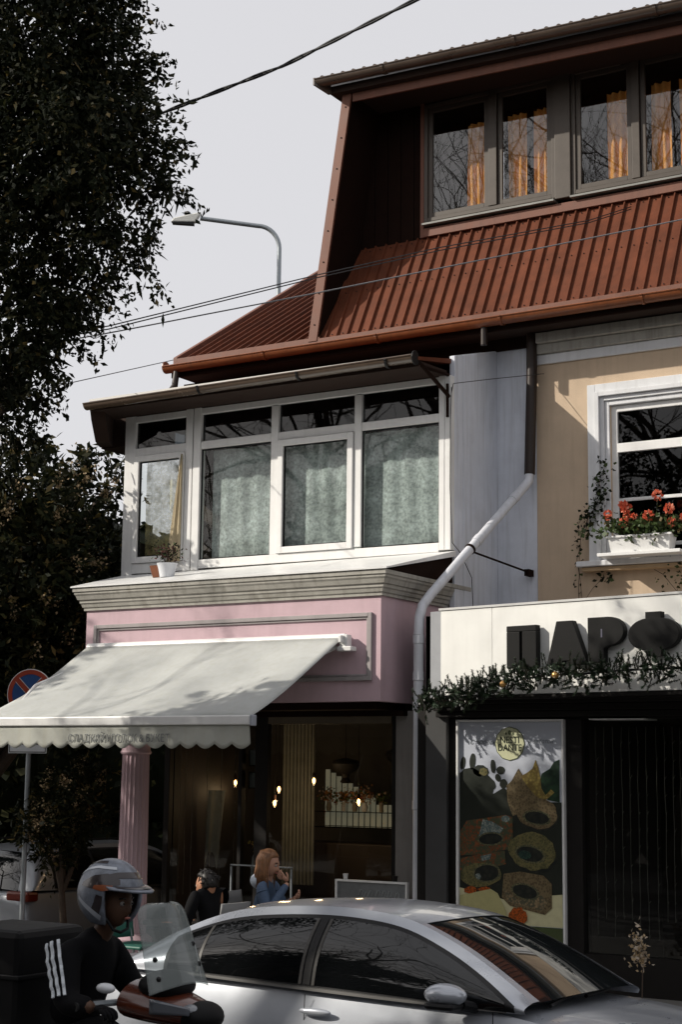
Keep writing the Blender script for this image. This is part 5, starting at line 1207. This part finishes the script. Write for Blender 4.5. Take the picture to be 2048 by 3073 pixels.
def person(lab, base, J, cloth, skin_, head_c, yaw, pitch=0, roll=0, legm=None, hs=1.0, collar=.12):
    """J joints: pel, wst, chs, nck, and L/R sho elb wri hip kne ank toe"""
    R = thing('person', lab, 'person', base)
    def jj(keys, k_): return {a: (*J[a][:3], J[a][3]*k_, (J[a][4] if len(J[a]) > 4 else J[a][3])*k_) for a in keys}
    allk = [k for k in J]
    E_ = [('pel','wst'),('wst','chs'),('chs','nck'),('nck','hdb')]
    JJ = dict(J); JJ['hdb'] = (head_c[0], head_c[1], head_c[2] - .05, .05, .05)
    for s_ in 'LR': E_ += [('chs', s_+'sho'),(s_+'sho', s_+'elb'),(s_+'elb', s_+'wri'),('pel', s_+'hip'),(s_+'hip', s_+'kne'),(s_+'kne', s_+'ank'),(s_+'ank', s_+'toe')]
    Jb = {k: (*v[:3], v[3]*(.95 if k in ('nck','hdb','Lwri','Rwri') else .36 if k[-3:] in ('sho','chs','elb','wst') else .5), (v[4] if len(v) > 4 else v[3])*(.95 if k in ('nck','hdb','Lwri','Rwri') else .36 if k[-3:] in ('sho','chs','elb','wst') else .5)) for k, v in JJ.items()}
    B = skin('body', Jb, E_, skin_, R, 1, 'pel')
    hb = MB(); T = head_grid(hb, Vector(head_c), yaw, pitch, hs, roll); HD = hb.build('head', skin_, R, smooth='all'); face_parts(T, HD, skin_)
    cj = ['pel','wst','chs','nck','Lsho','Lelb','Lwri','Rsho','Relb','Rwri']; E1 = [e for e in E_ if e[0] in cj and e[1] in cj]
    Jc = {k: (*J[k][:3], J[k][3]*1.12, (J[k][4] if len(J[k]) > 4 else J[k][3])*1.12) for k in cj}
    for s_ in 'LR':
        w, e = Vector(J[s_+'wri'][:3]), Vector(J[s_+'elb'][:3]); q = w.lerp(e, .06); Jc[s_+'wri'] = (*q, *Jc[s_+'wri'][3:])
    n_, c_ = Vector(J['nck'][:3]), Vector(J['chs'][:3]); q = n_.lerp(c_, collar); Jc['nck'] = (*q, Jc['nck'][3]*1.2, Jc['nck'][4]*1.2)
    JK = skin('jacket', Jc, E1, cloth, R, 2, 'pel')
    lk = ['pel','Lhip','Lkne','Lank','Rhip','Rkne','Rank']; E2 = [e for e in E_ if e[0] in lk and e[1] in lk]
    Jl = {k: (*J[k][:3], J[k][3]*1.06, (J[k][4] if len(J[k]) > 4 else J[k][3])*1.06) for k in lk}
    skin('trousers', Jl, E2, legm or cloth, R, 1, 'pel')
    for s_ in 'LR': skin('shoe', {'a': (*J[s_+'ank'][:3], .055, .055), 't': (*J[s_+'toe'][:3], .048, .042)}, [('a','t')], black_p, R, 1)
    return R, T, HD, JK
def joints(o, fwd, pel_z, d):
    """d: offsets (forward, left, up) from point o on the ground"""
    f = Vector((math.cos(fwd), math.sin(fwd), 0)); l = Vector((-math.sin(fwd), math.cos(fwd), 0)); out = {}
    for k, v in d.items():
        p = Vector(o) + f*v[0] + l*v[1] + Vector((0, 0, v[2])); out[k] = (*p, *v[3:])
    return out
def seated(o, fwd, seat, lean=.05, arms=None, sc=1.0):
    d = {'pel': (0,0,seat+.10,.135,.12),'wst': (lean*.4,0,seat+.28,.125,.105),'chs': (lean,0,seat+.47,.145,.115),'nck': (lean+.03,0,seat+.63,.055,.055)}
    for s_, g in (('L',1),('R',-1)):
        d[s_+'sho'] = (lean, g*.175, seat+.53, .062,.062); a = (arms or {}).get(s_, ((.10, g*.25, seat+.27), (.32, g*.17, seat+.24)))
        d[s_+'elb'] = (*a[0], .048,.048); d[s_+'wri'] = (*a[1], .032,.032)
        d[s_+'hip'] = (.06, g*.10, seat+.06,.092,.092); d[s_+'kne'] = (.46, g*.12, seat+.05,.065,.065); d[s_+'ank'] = (.46, g*.12, .09,.042,.042); d[s_+'toe'] = (.62, g*.13, .045,.038,.034)
    return joints(o, fwd, seat, d)
jk_blue = M('blue_puffer', (.055, .09, .155), .65, var=.15, vs=10, bump=.2, bs=18); jk_black = M('black_jacket', (.0055, .0055, .0065), .85, var=.3, vs=9, bump=.5, bs=16, spec=.12); jean = M('dark_jeans', (.02, .025, .04), .8)
hair_a = M('auburn_hair', (.23, .105, .045), .45, var=.45, vs=22); hair_k = M('black_hair', (.010, .008, .007), .5, var=.3)
pale_hood = M('pale_hood', (.50, .55, .62), .8, var=.12, vs=10)
chair_m = M('green_chair', (.03, .13, .10), .5, var=.1)
def chair(lab, loc, yaw, mat):
    t = thing('cafe_chair', lab, 'chair', loc, yaw, local=True)
    MB().box(-.20,.20,-.20,.20,.43,.46).build('seat', mat, t, bevel=.012)
    for x in (-.18,.18):
        for y in (-.18,.18): b = MB(); b.tube([(x*.95,y*.95,.43),(x*1.1,y*1.1,0)], .014, 8); b.build('leg', steel, t)
    b = MB(); b.grid(lambda u, v: (-.20 - .06*v - .03*math.cos((u-.5)*3), -.2 + .4*u, .50 + .42*v), 10, 6); b.build('backrest', mat, t, smooth='all', solid=.02)
    for y in (-.17,.17): b = MB(); b.tube([(-.19,y,.44),(-.23,y,.62)], .012, 6); b.build('back_post', steel, t)
    return t
# woman, seen from behind her right shoulder, facing right, hand at her mouth
wf = rad(14); wo_ = (-8.82, 13.0, .13); seat = .50
Jw = seated(wo_, wf, seat, .06, {'R': ((.16,-.22,seat+.30),(.29,-.03,seat+.56)), 'L': ((.18,.20,seat+.28),(.30,.05,seat+.40))})
hc = Vector((-8.72, 12.985, 1.36))
WM, T, HD, JK = person('woman with long auburn hair in a blue puffer jacket, hand at mouth', wo_, Jw, jk_blue, skin_m, hc, wf, rad(14), legm=jean)
rng = np.random.default_rng(41)
hb = MB(); hb.ball((0,0,0), (.116,.095,.128), 22, 16); hb.v = [tuple(T @ Vector((x - .014 - (.05*max(0, -z/.128) if x > 0 else 0), y*1.02, z + .012))) if not (x > .03 and z < .055) else tuple(T @ Vector((.035, y*.95, z + .012))) for x, y, z in hb.v]
HR = hb.build('hair', hair_a, HD, smooth='all')
lock = MB()
for k in range(110):                                        # long straight locks falling over cheek and shoulders
    a = math.pi*(.40 + 1.2*k/109) + rng.normal()*.03; r0 = .098; c_ = Vector((math.cos(a)*r0 - .016, math.sin(a)*.088, .03 + rng.normal()*.01)); ln = .27 + .05*rng.random()
    p0_ = T @ c_; top = T @ Vector((c_.x*.45, c_.y*.35, .128)); e_ = p0_ + Vector((math.cos(a + wf)*.025 + rng.normal()*.012, math.sin(a + wf)*.02 + rng.normal()*.01, -ln*.82))
    mid_ = T @ Vector((c_.x*.93, c_.y*.93, .095)); lock.tube([top, mid_, p0_, p0_.lerp(e_, .5) + Vector((0, -.006, 0)), e_], [.005, .009, .009, .008, .0025], 5)
lock.build('hair_locks', hair_a, HD, smooth='all', kind='stuff')
hd_ = MB(); hd_.ball((0,0,0), (.10,.145,.085), 18, 12); c0 = Vector(Jw['nck'][:3]) + Vector((-.085, 0, -.065)); hd_.v = [(x + c0.x, y + c0.y, z + c0.z) for x, y, z in hd_.v]; hd_.build('hood', pale_hood, WM, smooth='all')
w = Jw['Rwri']; hand('hand', w[:3], (hc + Vector((.085, -.01, -.07)) - Vector(w[:3])), (-.2, .6, .3), skin_m, WM, 1, .9)
w = Jw['Lwri']; hand('hand', w[:3], (.8, -.1, .4), (.3, -.6, .6), skin_m, WM, -1, .9)
qb = MB()                                                  # quilting seams on the sleeve
for s_ in 'RL':
    a, e = Vector(Jw[s_+'sho'][:3]), Vector(Jw[s_+'elb'][:3])
    for k in range(4):
        p = a.lerp(e, .25 + .22*k); d = (e - a).normalized(); qb.tube([p - d*.006, p, p + d*.006], [.058 - .004*k, .063 - .004*k, .058 - .004*k], 14)
qb.build('sleeve_quilting', jk_blue, WM, smooth='all')
chair('grey café chair under the seated woman', (-8.84, 13.0, .17), wf, M('grey_chair', (.2,.2,.2), .5))
# man facing left
mf = rad(176); mo = (-8.80, 12.2, .13); seat = .47
Jm = seated(mo, mf, seat, .05)
hc = Vector((-8.88, 12.2, 1.19))
MN, T, HD, JK = person('dark haired man in a black jacket seated facing left', mo, Jm, jk_black, skin_d, hc, mf, rad(6), legm=jean)
hb = MB(); hb.ball((0,0,0), (.112,.090,.118), 22, 16); hb.v = [tuple(T @ (Vector((x - .016, y, max(z, -.045) + .022)) if not (x > -.01 and z < .05) else Vector((min(x, -.01) - .01, y*.86, max(z, .03) + .022)))) for x, y, z in hb.v]; hb.v = [tuple(Vector(p) + Vector((rng.normal(), rng.normal(), rng.normal()))*.0055) for p in hb.v]; hb.build('hair', hair_k, HD, smooth='all')
tf = MB(); tr_ = random.Random(3)
for k in range(120):
    th, ph = tr_.uniform(-math.pi, math.pi), tr_.uniform(.0, 1.5); d_ = Vector((math.cos(ph)*math.cos(th), math.cos(ph)*math.sin(th), math.sin(ph)))
    if d_.x > .35 and d_.z < .55: continue
    p_ = Vector((d_.x*.112 - .016, d_.y*.092, max(d_.z*.118, -.03) + .022)); e_ = p_ + Vector((d_.x*.012 + tr_.gauss(.004, .012), d_.y*.012 + tr_.gauss(0, .012), -.012 + tr_.gauss(.01, .012)))
    tf.tube([T @ (p_*.95), T @ p_, T @ e_], [.009, .008, .002], 5)
tf.build('hair_tufts', hair_k, HD, smooth='all', kind='stuff')
for s_, g in (('L', 1), ('R', -1)): w = Jm[s_+'wri']; hand('hand', w[:3], (-1, 0, .1), (0, 0, -1), skin_d, MN, g, .7)
chair('grey café chair under the seated man', (-8.79, 12.2, .135), mf, bpy.data.materials['grey_chair'])
chair('green café chair facing the seated man', (-9.62, 12.15, .17), rad(0), chair_m)
CT = thing('cafe_table', 'small round café table between the chairs', 'table', (-9.22, 12.2, .13))
MB().lathe([(.30, .70), (.30, .725)], (-9.22, 12.2, .13), 24).build('tabletop', dark_shop, CT); b = MB(); b.tube([(-9.22,12.2,.13),(-9.22,12.2,.83)], .025, 8); b.build('leg', steel, CT); MB().lathe([(.2,0),(.2,.02),(.03,.04)], (-9.22,12.2,.13), 20).build('foot', steel, CT)

# ------------------------------------------------------------------ scooter with rider
SCX, SCY = -5.05, 6.46
MS = thing('scooter', 'dark maroon scooter with tall clear windscreen and black top case', 'scooter', (SCX, SCY, 0))
maroon = M('maroon_paint', (.095, .022, .010), .25, coat=.8, spec=.6, var=.2); tar = M('scooter_black', (.0055, .0055, .006), .6, var=.15, spec=.18)
def ell(name, c, r, m, par=MS, nu=20, nv=12, **k): return MB().ball(c, r, nu, nv).build(name, m, par, smooth='all', **k)
for x in (SCX + .50, SCX - .75):
    b = MB(); b.tube([(x, SCY - .055, .25), (x, SCY + .055, .25)], .25, 26); wt = b.build('wheel', rubber, MS, smooth=40); b = MB(); b.tube([(x, SCY - .06, .25), (x, SCY + .06, .25)], .15, 20); b.build('rim', rim_m, wt, smooth=40)
b = MB(); b.hexa([(SCX - .35, SCY - .16, .28),(SCX + .22, SCY - .16, .28),(SCX + .22, SCY + .16, .28),(SCX - .35, SCY + .16, .28)], [(SCX - .35, SCY - .18, .40),(SCX + .22, SCY - .18, .40),(SCX + .22, SCY + .18, .40),(SCX - .35, SCY + .18, .40)]); b.build('footboard', tar, MS, bevel=.03)
ell('rear_body', (SCX - .68, SCY, .62), (.45, .19, .22), maroon); ell('seat', (SCX - .55, SCY, .80), (.42, .17, .09), tar)
b = MB(); b.grid(lambda u, v: (SCX + .14 + .12*v + .10*math.cos((u-.5)*math.pi), SCY + (.26 - .04*v)*math.sin((u-.5)*math.pi), .32 + .68*v), 16, 8); b.build('leg_shield', maroon, MS, smooth='all', solid=.03)
b = MB(); b.tube([(SCX + .28, SCY, 1.0), (SCX + .46, SCY, .45)], .035, 8); b.build('fork', steel, MS)
# front fairing: sculpted, nose to the right
fa = MB()
def fair(u, v):
    t = u; a = 2*math.pi*v
    x = SCX - .02 + .42*t; w_ = .20*(1 - .65*t**2.2); h = .105*(1 - .45*t**2); zc = 1.125 - .055*t
    return (x, SCY + w_*math.cos(a), zc + h*math.sin(a)*(1.0 if math.sin(a) > 0 else .8))
fa.grid(fair, 14, 24); FA = fa.build('front_fairing', maroon, MS, smooth='all')
ell('nose', (SCX + .34, SCY, 1.075), (.10, .13, .075), tar); ell('instrument_cowl', (SCX + .13, SCY, 1.205), (.13, .16, .075), tar)
b = MB(); b.grid(lambda u, v: (SCX + .17 + .20*u, SCY - .175 + .045*u - .01, 1.13 - .015*u + (-.035 + .07*v)*(1 - .5*u)), 8, 4); b.build('headlight', M('smoked_lens', (.10,.11,.13), .1, spec=.9), MS, smooth='all', solid=.012)
ell('headlight', (SCX + .33, SCY - .07, 1.11), (.055, .05, .03), M('lens_grey', (.20,.21,.23), .12, spec=.8))
ell('turn_signal', (SCX - .04, SCY - .26, 1.205), (.055, .03, .025), M('white_lens', (.70,.72,.75), .15, spec=.7))
b = MB(); b.tube([(SCX - .10, SCY - .34, 1.13), (SCX - .04, SCY - .16, 1.13), (SCX, SCY, 1.12), (SCX - .04, SCY + .16, 1.13), (SCX - .10, SCY + .34, 1.13)], .016, 8); b.build('handlebar', steel, MS, smooth=True)
for g in (-1, 1): b = MB(); b.tube([(SCX - .08, SCY + g*.24, 1.13), (SCX - .12, SCY + g*.38, 1.125)], .021, 10); b.build('grip', rubber, MS, smooth=True)
scr = GLASS('clear_screen', (.82, .85, .86), .8, 1.45, 0, .34)
def scf(u, v):
    wv = .235*(1 - .22*v)*(1 if v < .82 else (max(0.0, 1 - ((v - .82)/.18)**2.4))**.42*.55 + .45)
    s_ = 2*u - 1; bot = .035*(1 - s_*s_)
    return (SCX + .26 - .14*v - .055*s_*s_, SCY + wv*s_, 1.185 + bot*(1-v) + .41*v)
b = MB(); b.grid(scf, 20, 36); SCN = b.build('windscreen', scr, MS, smooth='all', solid=.004)
for u, v in ((.86,.48),(.86,.24),(.12,.36),(.12,.14)): MB().ball(scf(u, v), .013, 10, 8).build('fixing', black_p, SCN, smooth='all')
TC = MB().box(SCX - 1.12, SCX - .59, SCY - .27, SCY + .24, .93, 1.435).build('top_case', tar, MS, bevel=.035)
MB().box(SCX - 1.13, SCX - .58, SCY - .28, SCY + .25, 1.20, 1.222).build('lid_seam', black_p, TC, bevel=.005)
b = MB(); b.box(SCX - 1.0, SCX - .45, SCY - .12, SCY + .12, .86, .928); b.build('carrier', steel, MS, bevel=.01)
# rider
rf_ = rad(4); ro = (-5.47, 6.42, 0)
d = {'pel': (0,0,.95,.155,.135),'wst': (.02,0,1.10,.150,.13),'chs': (.07,0,1.27,.165,.135),'nck': (.16,0,1.44,.062,.062)}
for s_, g in (('L',1),('R',-1)):
    d[s_+'sho'] = (.07, g*.19, 1.345, .085,.085); d[s_+'elb'] = (.16, g*.285, 1.12, .066,.066); d[s_+'wri'] = (.355, g*.325, 1.125, .042,.042)
    d[s_+'hip'] = (.10, g*.12, .90,.105,.105); d[s_+'kne'] = (.50, g*.16, .74,.075,.075); d[s_+'ank'] = (.52, g*.16, .46,.05,.05); d[s_+'toe'] = (.66, g*.17, .42,.042,.038)
Jr = joints(ro, rf_, .9, d); hc = Vector((-5.24, 6.43, 1.585))
RD, T, HD, JK = person('scooter rider in a black jacket with three white sleeve stripes and graphic helmet', (-5.47, 6.42, .85), Jr, jk_black, skin_r, hc, rad(-6), rad(4), legm=jk_black, collar=-.22)
for s_, g in (('L', 1), ('R', -1)): w = Jr[s_+'wri']; hand('hand', w[:3], (.9, g*.15, -.05), (.2, 0, -1), jk_black, RD, g, 1.2, 1.08)
stp = M('stripe_white', (.62, .66, .70), .6)
a, e, e2 = Vector(Jr['Rsho'][:3]), Vector(Jr['Relb'][:3]), Vector(Jr['Rwri'][:3])
for k in (-1, 0, 1):
    b = MB(); pts = []
    for i in range(15):
        u = i/14; p = a.lerp(e, -.05 + 1.0*u); r = (.085*(1 - u) + .066*u)*1.13 + .004; dv = Vector((.05 + k*.42 + .35*u, -1, .0)); ax = (e - a).normalized(); dv = (dv - ax*dv.dot(ax)).normalized()
        if u < .25: dv = (dv + Vector((0, 0, .9*(.25 - u)))).normalized()
        pts.append((p + dv*(r + .004*math.sin(i*1.9)), dv, ax.cross(dv).normalized()))
    vs = []; 
    for p, dv, sd_ in pts: vs += [tuple(p - sd_*.0075), tuple(p + sd_*.0075)]
    b.add(vs, [(2*i, 2*i+1, 2*i+3, 2*i+2) for i in range(14)]); b.build('sleeve_stripe', stp, JK, solid=.008)
# helmet: shell with face opening, peak and coloured graphics
hel_m = M('helmet_grey', (.17, .19, .23), .45, coat=.25, var=.5, vs=16); hel_d = M('helmet_dark', (.025, .018, .02), .3, coat=.5); hel_o = M('helmet_orange', (.22, .06, .02), .35, coat=.4)
def hpt(th, ph, k=1.0):      # th azimuth from face, ph elevation
    x, y, z = math.cos(ph)*math.cos(th), math.cos(ph)*math.sin(th), math.sin(ph)
    X, Y, Z = x*.172*k, y*.142*k, z*.166*k + .034
    if z < 0: Z = z*.165*k + .034; X = X*(1 - .06*z*z) - .015*z
    return T @ Vector((X - .030, Y, Z))
def in_face(th, ph): return abs(th) < rad(62) and rad(-90) < ph < rad(12)
hm = MB(); nu, nv = 64, 40; vs = []; fs = []
for j in range(nv + 1):
    ph = rad(-52) + rad(142)*j/nv
    for i in range(nu): vs.append(tuple(hpt(2*math.pi*i/nu - math.pi, ph)))
for j in range(nv):
    for i in range(nu):
        th = 2*math.pi*(i + .5)/nu - math.pi; ph = rad(-52) + rad(142)*(j + .5)/nv
        if not in_face(th, ph): fs.append((j*nu + i, j*nu + (i+1) % nu, (j+1)*nu + (i+1) % nu, (j+1)*nu + i))
hm.add(vs, fs); HM = hm.build('helmet', hel_m, HD, smooth='all', solid=.022)
def hpatch(name, poly, m, k=1.085):
    """graphic: strip given by lower and upper (theta, phi) curves"""
    lo, hi = poly; b = MB(); b.grid(lambda u, v: (lambda A, B: tuple(hpt(rad(A[0] + (B[0]-A[0])*v), rad(A[1] + (B[1]-A[1])*v), k)))(interp(lo, u*(len(lo)-1)), interp(hi, u*(len(hi)-1))), 16, 4); b.build(name, m, HD, smooth='all', fixn=True)
hpatch('graphic', ([(-112,14),(-85,12),(-62,16),(-35,22)], [(-112,20),(-88,34),(-60,40),(-35,30)]), hel_d)
hpatch('graphic', ([(-84,12),(-66,10),(-50,13)], [(-82,18),(-66,20),(-48,20)]), hel_o, 1.093)
hpatch('graphic', ([(-150,22),(-120,40),(-90,48),(-40,48)], [(-150,26),(-120,46),(-90,54),(-40,54)]), M('helmet_white', (.5,.53,.57), .3, coat=.5), 1.088)
hpatch('graphic', ([(-120,-8),(-95,-24),(-72,-40)], [(-118,-2),(-90,-16),(-68,-30)]), M('helmet_pale', (.42,.45,.5), .3), 1.088)
hpatch('graphic', ([(-175,-6),(-150,-14),(-128,-30)], [(-172,4),(-146,2),(-122,-12)]), hel_d)
hpatch('graphic', ([(-58,26),(-40,32),(-10,33),(30,30)], [(-60,38),(-40,43),(-8,44),(30,42)]), hel_d, 1.083)
hpatch('graphic', ([(-170,34),(-130,58),(-70,62)], [(-168,44),(-130,66),(-72,70)]), hel_d, 1.084)
hpatch('graphic', ([(-72,-28),(-66,-12),(-64,2)], [(-88,-22),(-80,-8),(-76,4)]), hel_d, 1.084)
pk = MB()
def peak(u, v):
    th = rad(-62 + 124*u); A = hpt(th, rad(17), 1.06); d_ = (T.to_3x3() @ Vector((1, 0, 0))).normalized(); ext = .085*v*max(0, math.cos(th*1.1)); return tuple(A + d_*ext + Vector((0, 0, -.012*v*v + .03*(1-v)*0)))
pk.grid(peak, 24, 6); pk.build('peak', hel_m, HD, smooth='all', solid=.010)
pk = MB(); pk.grid(lambda u, v: tuple(Vector(peak(u*.8 + .1, .15 + .6*v)) + Vector((0, 0, .009))), 20, 5); pk.build('peak_inlay', hel_d, HD, smooth='all')
st_ = MB(); st_.tube([T @ Vector((.02, -.085, -.06)), T @ Vector((.055, -.05, -.125)), T @ Vector((.06, 0, -.14)), T @ Vector((.055, .05, -.125)), T @ Vector((.02, .085, -.06))], .008, 6); st_.build('chin_strap', black_p, HD)

# ------------------------------------------------------------------ café interior and pavement things
bulb_m = EMIT('glowing_filament', (1.0, .58, .22), 12); bglass = GLASS('bulb_glass', (.95, .85, .7), .8, 1.45)
bl = [(-12.72,1.99,.55,'farthest left behind the column, nearly hidden'),(-12.20,1.78,.7,'lowest and dimmest in the left pane'),(-12.12,2.01,1,'brightest in the left pane'),(-11.81,2.07,1,'beside the narrow pane'),(-11.15,2.00,1,'upper of the close pair in the right pane'),(-11.21,1.83,1,'lower of the close pair in the right pane'),(-10.64,2.11,1,'highest, left of the flower display'),(-10.00,1.87,1,'hanging before the flower display')]
for x, z, k, lab in bl:
    t = thing('pendant_bulb', 'glowing pendant bulb in the café, ' + lab, 'lamp', (x, 16.8, z), group='pendant bulbs in the café')
    b = MB(); b.tube([(x, 16.8, 2.9), (x, 16.8, z + .10)], .004, 5); b.build('flex', black_p, t); b = MB(); b.tube([(x, 16.8, z + .10), (x, 16.8, z + .05)], .018, 10); b.build('socket', shade_brown, t)
    MB().ball((x, 16.8, z), (.045, .045, .055), 14, 10).build('bulb', bglass, t, smooth='all'); MB().ball((x, 16.8, z), (.019*k, .019*k, .036*k), 10, 8).build('filament', bulb_m, t, smooth='all')
    ld = bpy.data.lights.new('bulb_light', 'POINT'); ld.energy = 3.6*k; ld.color = (1.0, .66, .36); ld.shadow_soft_size = .05; lo = bpy.data.objects.new('bulb_light', ld); COL.objects.link(lo); lo.parent = t; lo.location = (0, 0, -.11)
FD = thing('flower_display', 'flower display with vases and slats glowing like a sun patch behind the café glass', 'display', (-10.95, 18.2, 1.32))
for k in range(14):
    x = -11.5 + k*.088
    b = MB(); zt = 2.25 - .045*k if k < 9 else 1.80; b.box(x, x + .062, 18.45, 18.47, 1.52, zt); b.build('sun_patch_slat', EMIT('sun_patch_glow', (.42, .40, .29), .20) if 'sun_patch_glow' not in bpy.data.materials else bpy.data.materials['sun_patch_glow'], FD)  # slats glow in place of a sun patch, no lamp behind them
b = MB(); b.box(-11.55, -10.25, 18.15, 18.44, 1.50, 1.515); b.box(-11.55, -10.25, 18.15, 18.44, 1.70, 1.71); b.build('shelf', glass_dark, FD)
b = MB()
for x in (-11.55, -10.26): b.box(x, x + .012, 18.14, 18.16, 1.33, 2.1)
b.build('shelf_post', steel, FD)
rng = np.random.default_rng(51); fl = [M('bouquet_%d' % k, c, .7, var=.3, vs=20) for k, c in enumerate(((.45,.20,.05),(.55,.40,.30),(.10,.14,.05),(.35,.10,.06)))]
for k, (x, s_) in enumerate(((-11.35,1.0),(-11.12,.7),(-10.95,.9),(-10.80,1.1),(-10.55,.6))):
    v = thing('vase', ('pale vase with an orange bouquet, first on the display','small pale vase with dried grasses, second on the display','vase with mixed bouquet, in the middle of the display','white vase with tall mixed bouquet, fourth on the display','little vase with green sprigs, last on the display')[k], 'vase', (x, 18.3, 1.711))
    MB().lathe([(.03, 0), (.042*s_, .05), (.03, .10), (.035, .12)], (x, 18.3, 1.712), 14).build('vessel', pvc if k in (1, 3) else M('clay_vase%d' % k, (.3,.26,.2), .5), v, smooth=40)
    P = np.array([x, 18.3, 1.86 + .05*s_]) + rng.normal(size=(130,3))*np.array([.055,.04,.05])*s_; D = unit(rng.normal(size=(130,3)) + np.array([0,0,.4])); L = .05*(.5 + .7*rng.random(130)); leaf_mesh('bouquet', rng, P, D, L, L*.8, fl, [.4,.25,.25,.1] if k != 4 else [.05,.15,.75,.05], v)
# wreath and hanging greens on the back wall
WR = thing('dried_bouquet', 'pale dried bouquet hanging by the left café pane', 'bouquet', (-12.1, 15.95, 2.0))
P = np.array([-12.1,15.95,1.95]) + rng.normal(size=(220,3))*np.array([.05,.04,.13]); D = unit(rng.normal(size=(220,3)) + np.array([0,0,-.3])); L = .06*(.5+.7*rng.random(220)); leaf_mesh('flowers', rng, P, D, L, L*.5, [bloom_c, leaf_c, leaf_g], [.4,.3,.3], WR)
b = MB(); b.tube([(-12.1,15.95,2.9),(-12.1,15.95,2.05)], .003, 4); b.build('string', bark, WR)
CU = thing('cafe_drape', 'pale frayed fabric hanging in the left café pane', 'drape', (-11.75, 16.3, 1.0))
b = MB(); b.grid(lambda u, v: (-11.86 + (.20 + .05*v)*u - .04*(1-v), 16.3 + .03*math.sin(u*9), (1.02 + .22*abs(math.sin(u*7.5))) + (1.98 - 1.02 - .22*abs(math.sin(u*7.5)))*v), 24, 8); b.build('cloth', M('drape_grey', (.30,.32,.31), .9, var=.2, vs=6, trans=.2), CU, smooth='all', fixn=False)
for k, (z0, z1, lab) in enumerate(((2.28, 2.47, 'upper'), (2.02, 2.21, 'lower'))):
    t = thing('price_card', 'pale blue grey card in the narrow café pane, %s one' % lab, 'card', (-10.84, 15.80, z0), group='cards in the narrow pane')
    MB().box(-10.912, -10.742, 15.80, 15.806, z0, z1).build('card', M('card_blue%d' % k, (.20,.23,.25), .7, var=.15), t); b = MB(); arch(b, -10.913, -10.741, z0 - .002, z1 + .002, .012, 15.79, 15.799, 'LTRB'); b.build('edge', dark_shop, t)
PB = thing('paper_bag', 'grey paper bouquet wrap leaning in the narrow café pane', 'bouquet', (-10.84, 15.9, .9))
b = MB(); b.prism([(-10.91,15.86,.95),(-10.75,15.86,.95),(-10.745,15.86,1.62),(-10.80,15.86,1.42),(-10.89,15.86,1.22)], (0,.06,0)); b.build('wrap', M('wrap_paper', (.28,.31,.33), .8, var=.25, vs=7), PB); P = np.array([-10.83,15.85,1.36]) + rng.normal(size=(60,3))*np.array([.03,.02,.03]); D = unit(rng.normal(size=(60,3))); L = np.full(60,.03); leaf_mesh('flowers', rng, P, D, L, L, [M('yellow_flower', (.45,.33,.08), .7)], [1.0], PB)
MBd = thing('menu_board', 'grey framed board with pale script scribbles below the café window', 'menu board', (-8.96, 15.3, .13))
MB().box(-9.38, -8.52, 15.32, 15.345, .16, 1.05).build('panel', M('board_grey', (.17,.18,.185), .6, var=.3, vs=5), MBd)
b = MB(); arch(b, -9.40, -8.50, .14, 1.07, .022, 15.30, 15.348, 'LTRB'); b.build('frame', pvc, MBd, bevel=.003)
rn = random.Random(6); b = MB()
for k in range(7):
    x, z = -9.1 + k*.075 + rn.uniform(-.02,.02), .93 + rn.uniform(-.02,.02); b.tube([(x + .05*math.cos(q*.9)*q/9, 15.316, z + .035*math.sin(q*1.3)) for q in range(9)], .0035, 4)
b.build('scribble', M('chalk', (.34,.36,.36), .9), MBd)
for k, (x, lab) in enumerate(((-9.28, 'white cup standing on the left end of the framed board'), (-8.66, 'dark little pot standing on the right end of the framed board'))):
    t = thing('cup', lab, 'cup', (x, 15.325, 1.07)); MB().lathe([(.022,0),(.03,.06),(.028,.06)], (x, 15.325, 1.072), 14).build('bowl', pvc if k == 0 else dark_shop, t, smooth=40)
RK = thing('white_rack', 'thin white metal frame standing behind the woman', 'rack', (-9.9, 14.6, .13))
b = MB(); b.box(-10.3, -9.50, 14.59, 14.61, 1.21, 1.225); b.build('top_bar', steel, RK)
for x in (-10.3, -9.52): b = MB(); b.box(x, x + .013, 14.59, 14.61, .13, 1.198); b.build('post', steel, RK)
b = MB(); b.box(-10.278, -9.52, 14.595, 14.607, .74, .755); b.build('lower_bar', pvc, RK)

for k, (x, y, z, sc, lab) in enumerate(((-10.55, 17.4, 2.32, 1.0, 'dark goblet shaped lampshade hanging high in the right café pane'), (-10.1, 17.9, 2.45, .8, 'smaller dark lampshade hanging behind the goblet shaped one'))):
    t = thing('hanging_lampshade', lab, 'lampshade', (x, y, z)); MB().lathe([(.05*sc, -.24), (.07*sc, -.22), (.04*sc, -.17), (.05*sc, -.13), (.15*sc, -.07), (.18*sc, 0), (.16*sc, .04), (.03, .07)], (x, y, z), 18).build('shade', dark_shop, t, smooth=40); b = MB(); b.tube([(x, y, z + .07), (x, y, 2.9)], .005, 5); b.build('cord', black_p, t)
SP = thing('wood_screen', 'grey green slatted screen left of the flower display', 'screen', (-11.9, 17.2, .14))
sl = None
for k in range(9):
    x = -11.62 + k*.055
    if sl is None: sl = MB().box(x, x + .04, 17.6, 17.62, .8, 2.85).build('slat', M('slat_grey', (.13, .135, .12), .8, var=.3, vs=5), SP); o = sl
    else: o = sl.copy(); COL.objects.link(o); o.location.x += k*.055
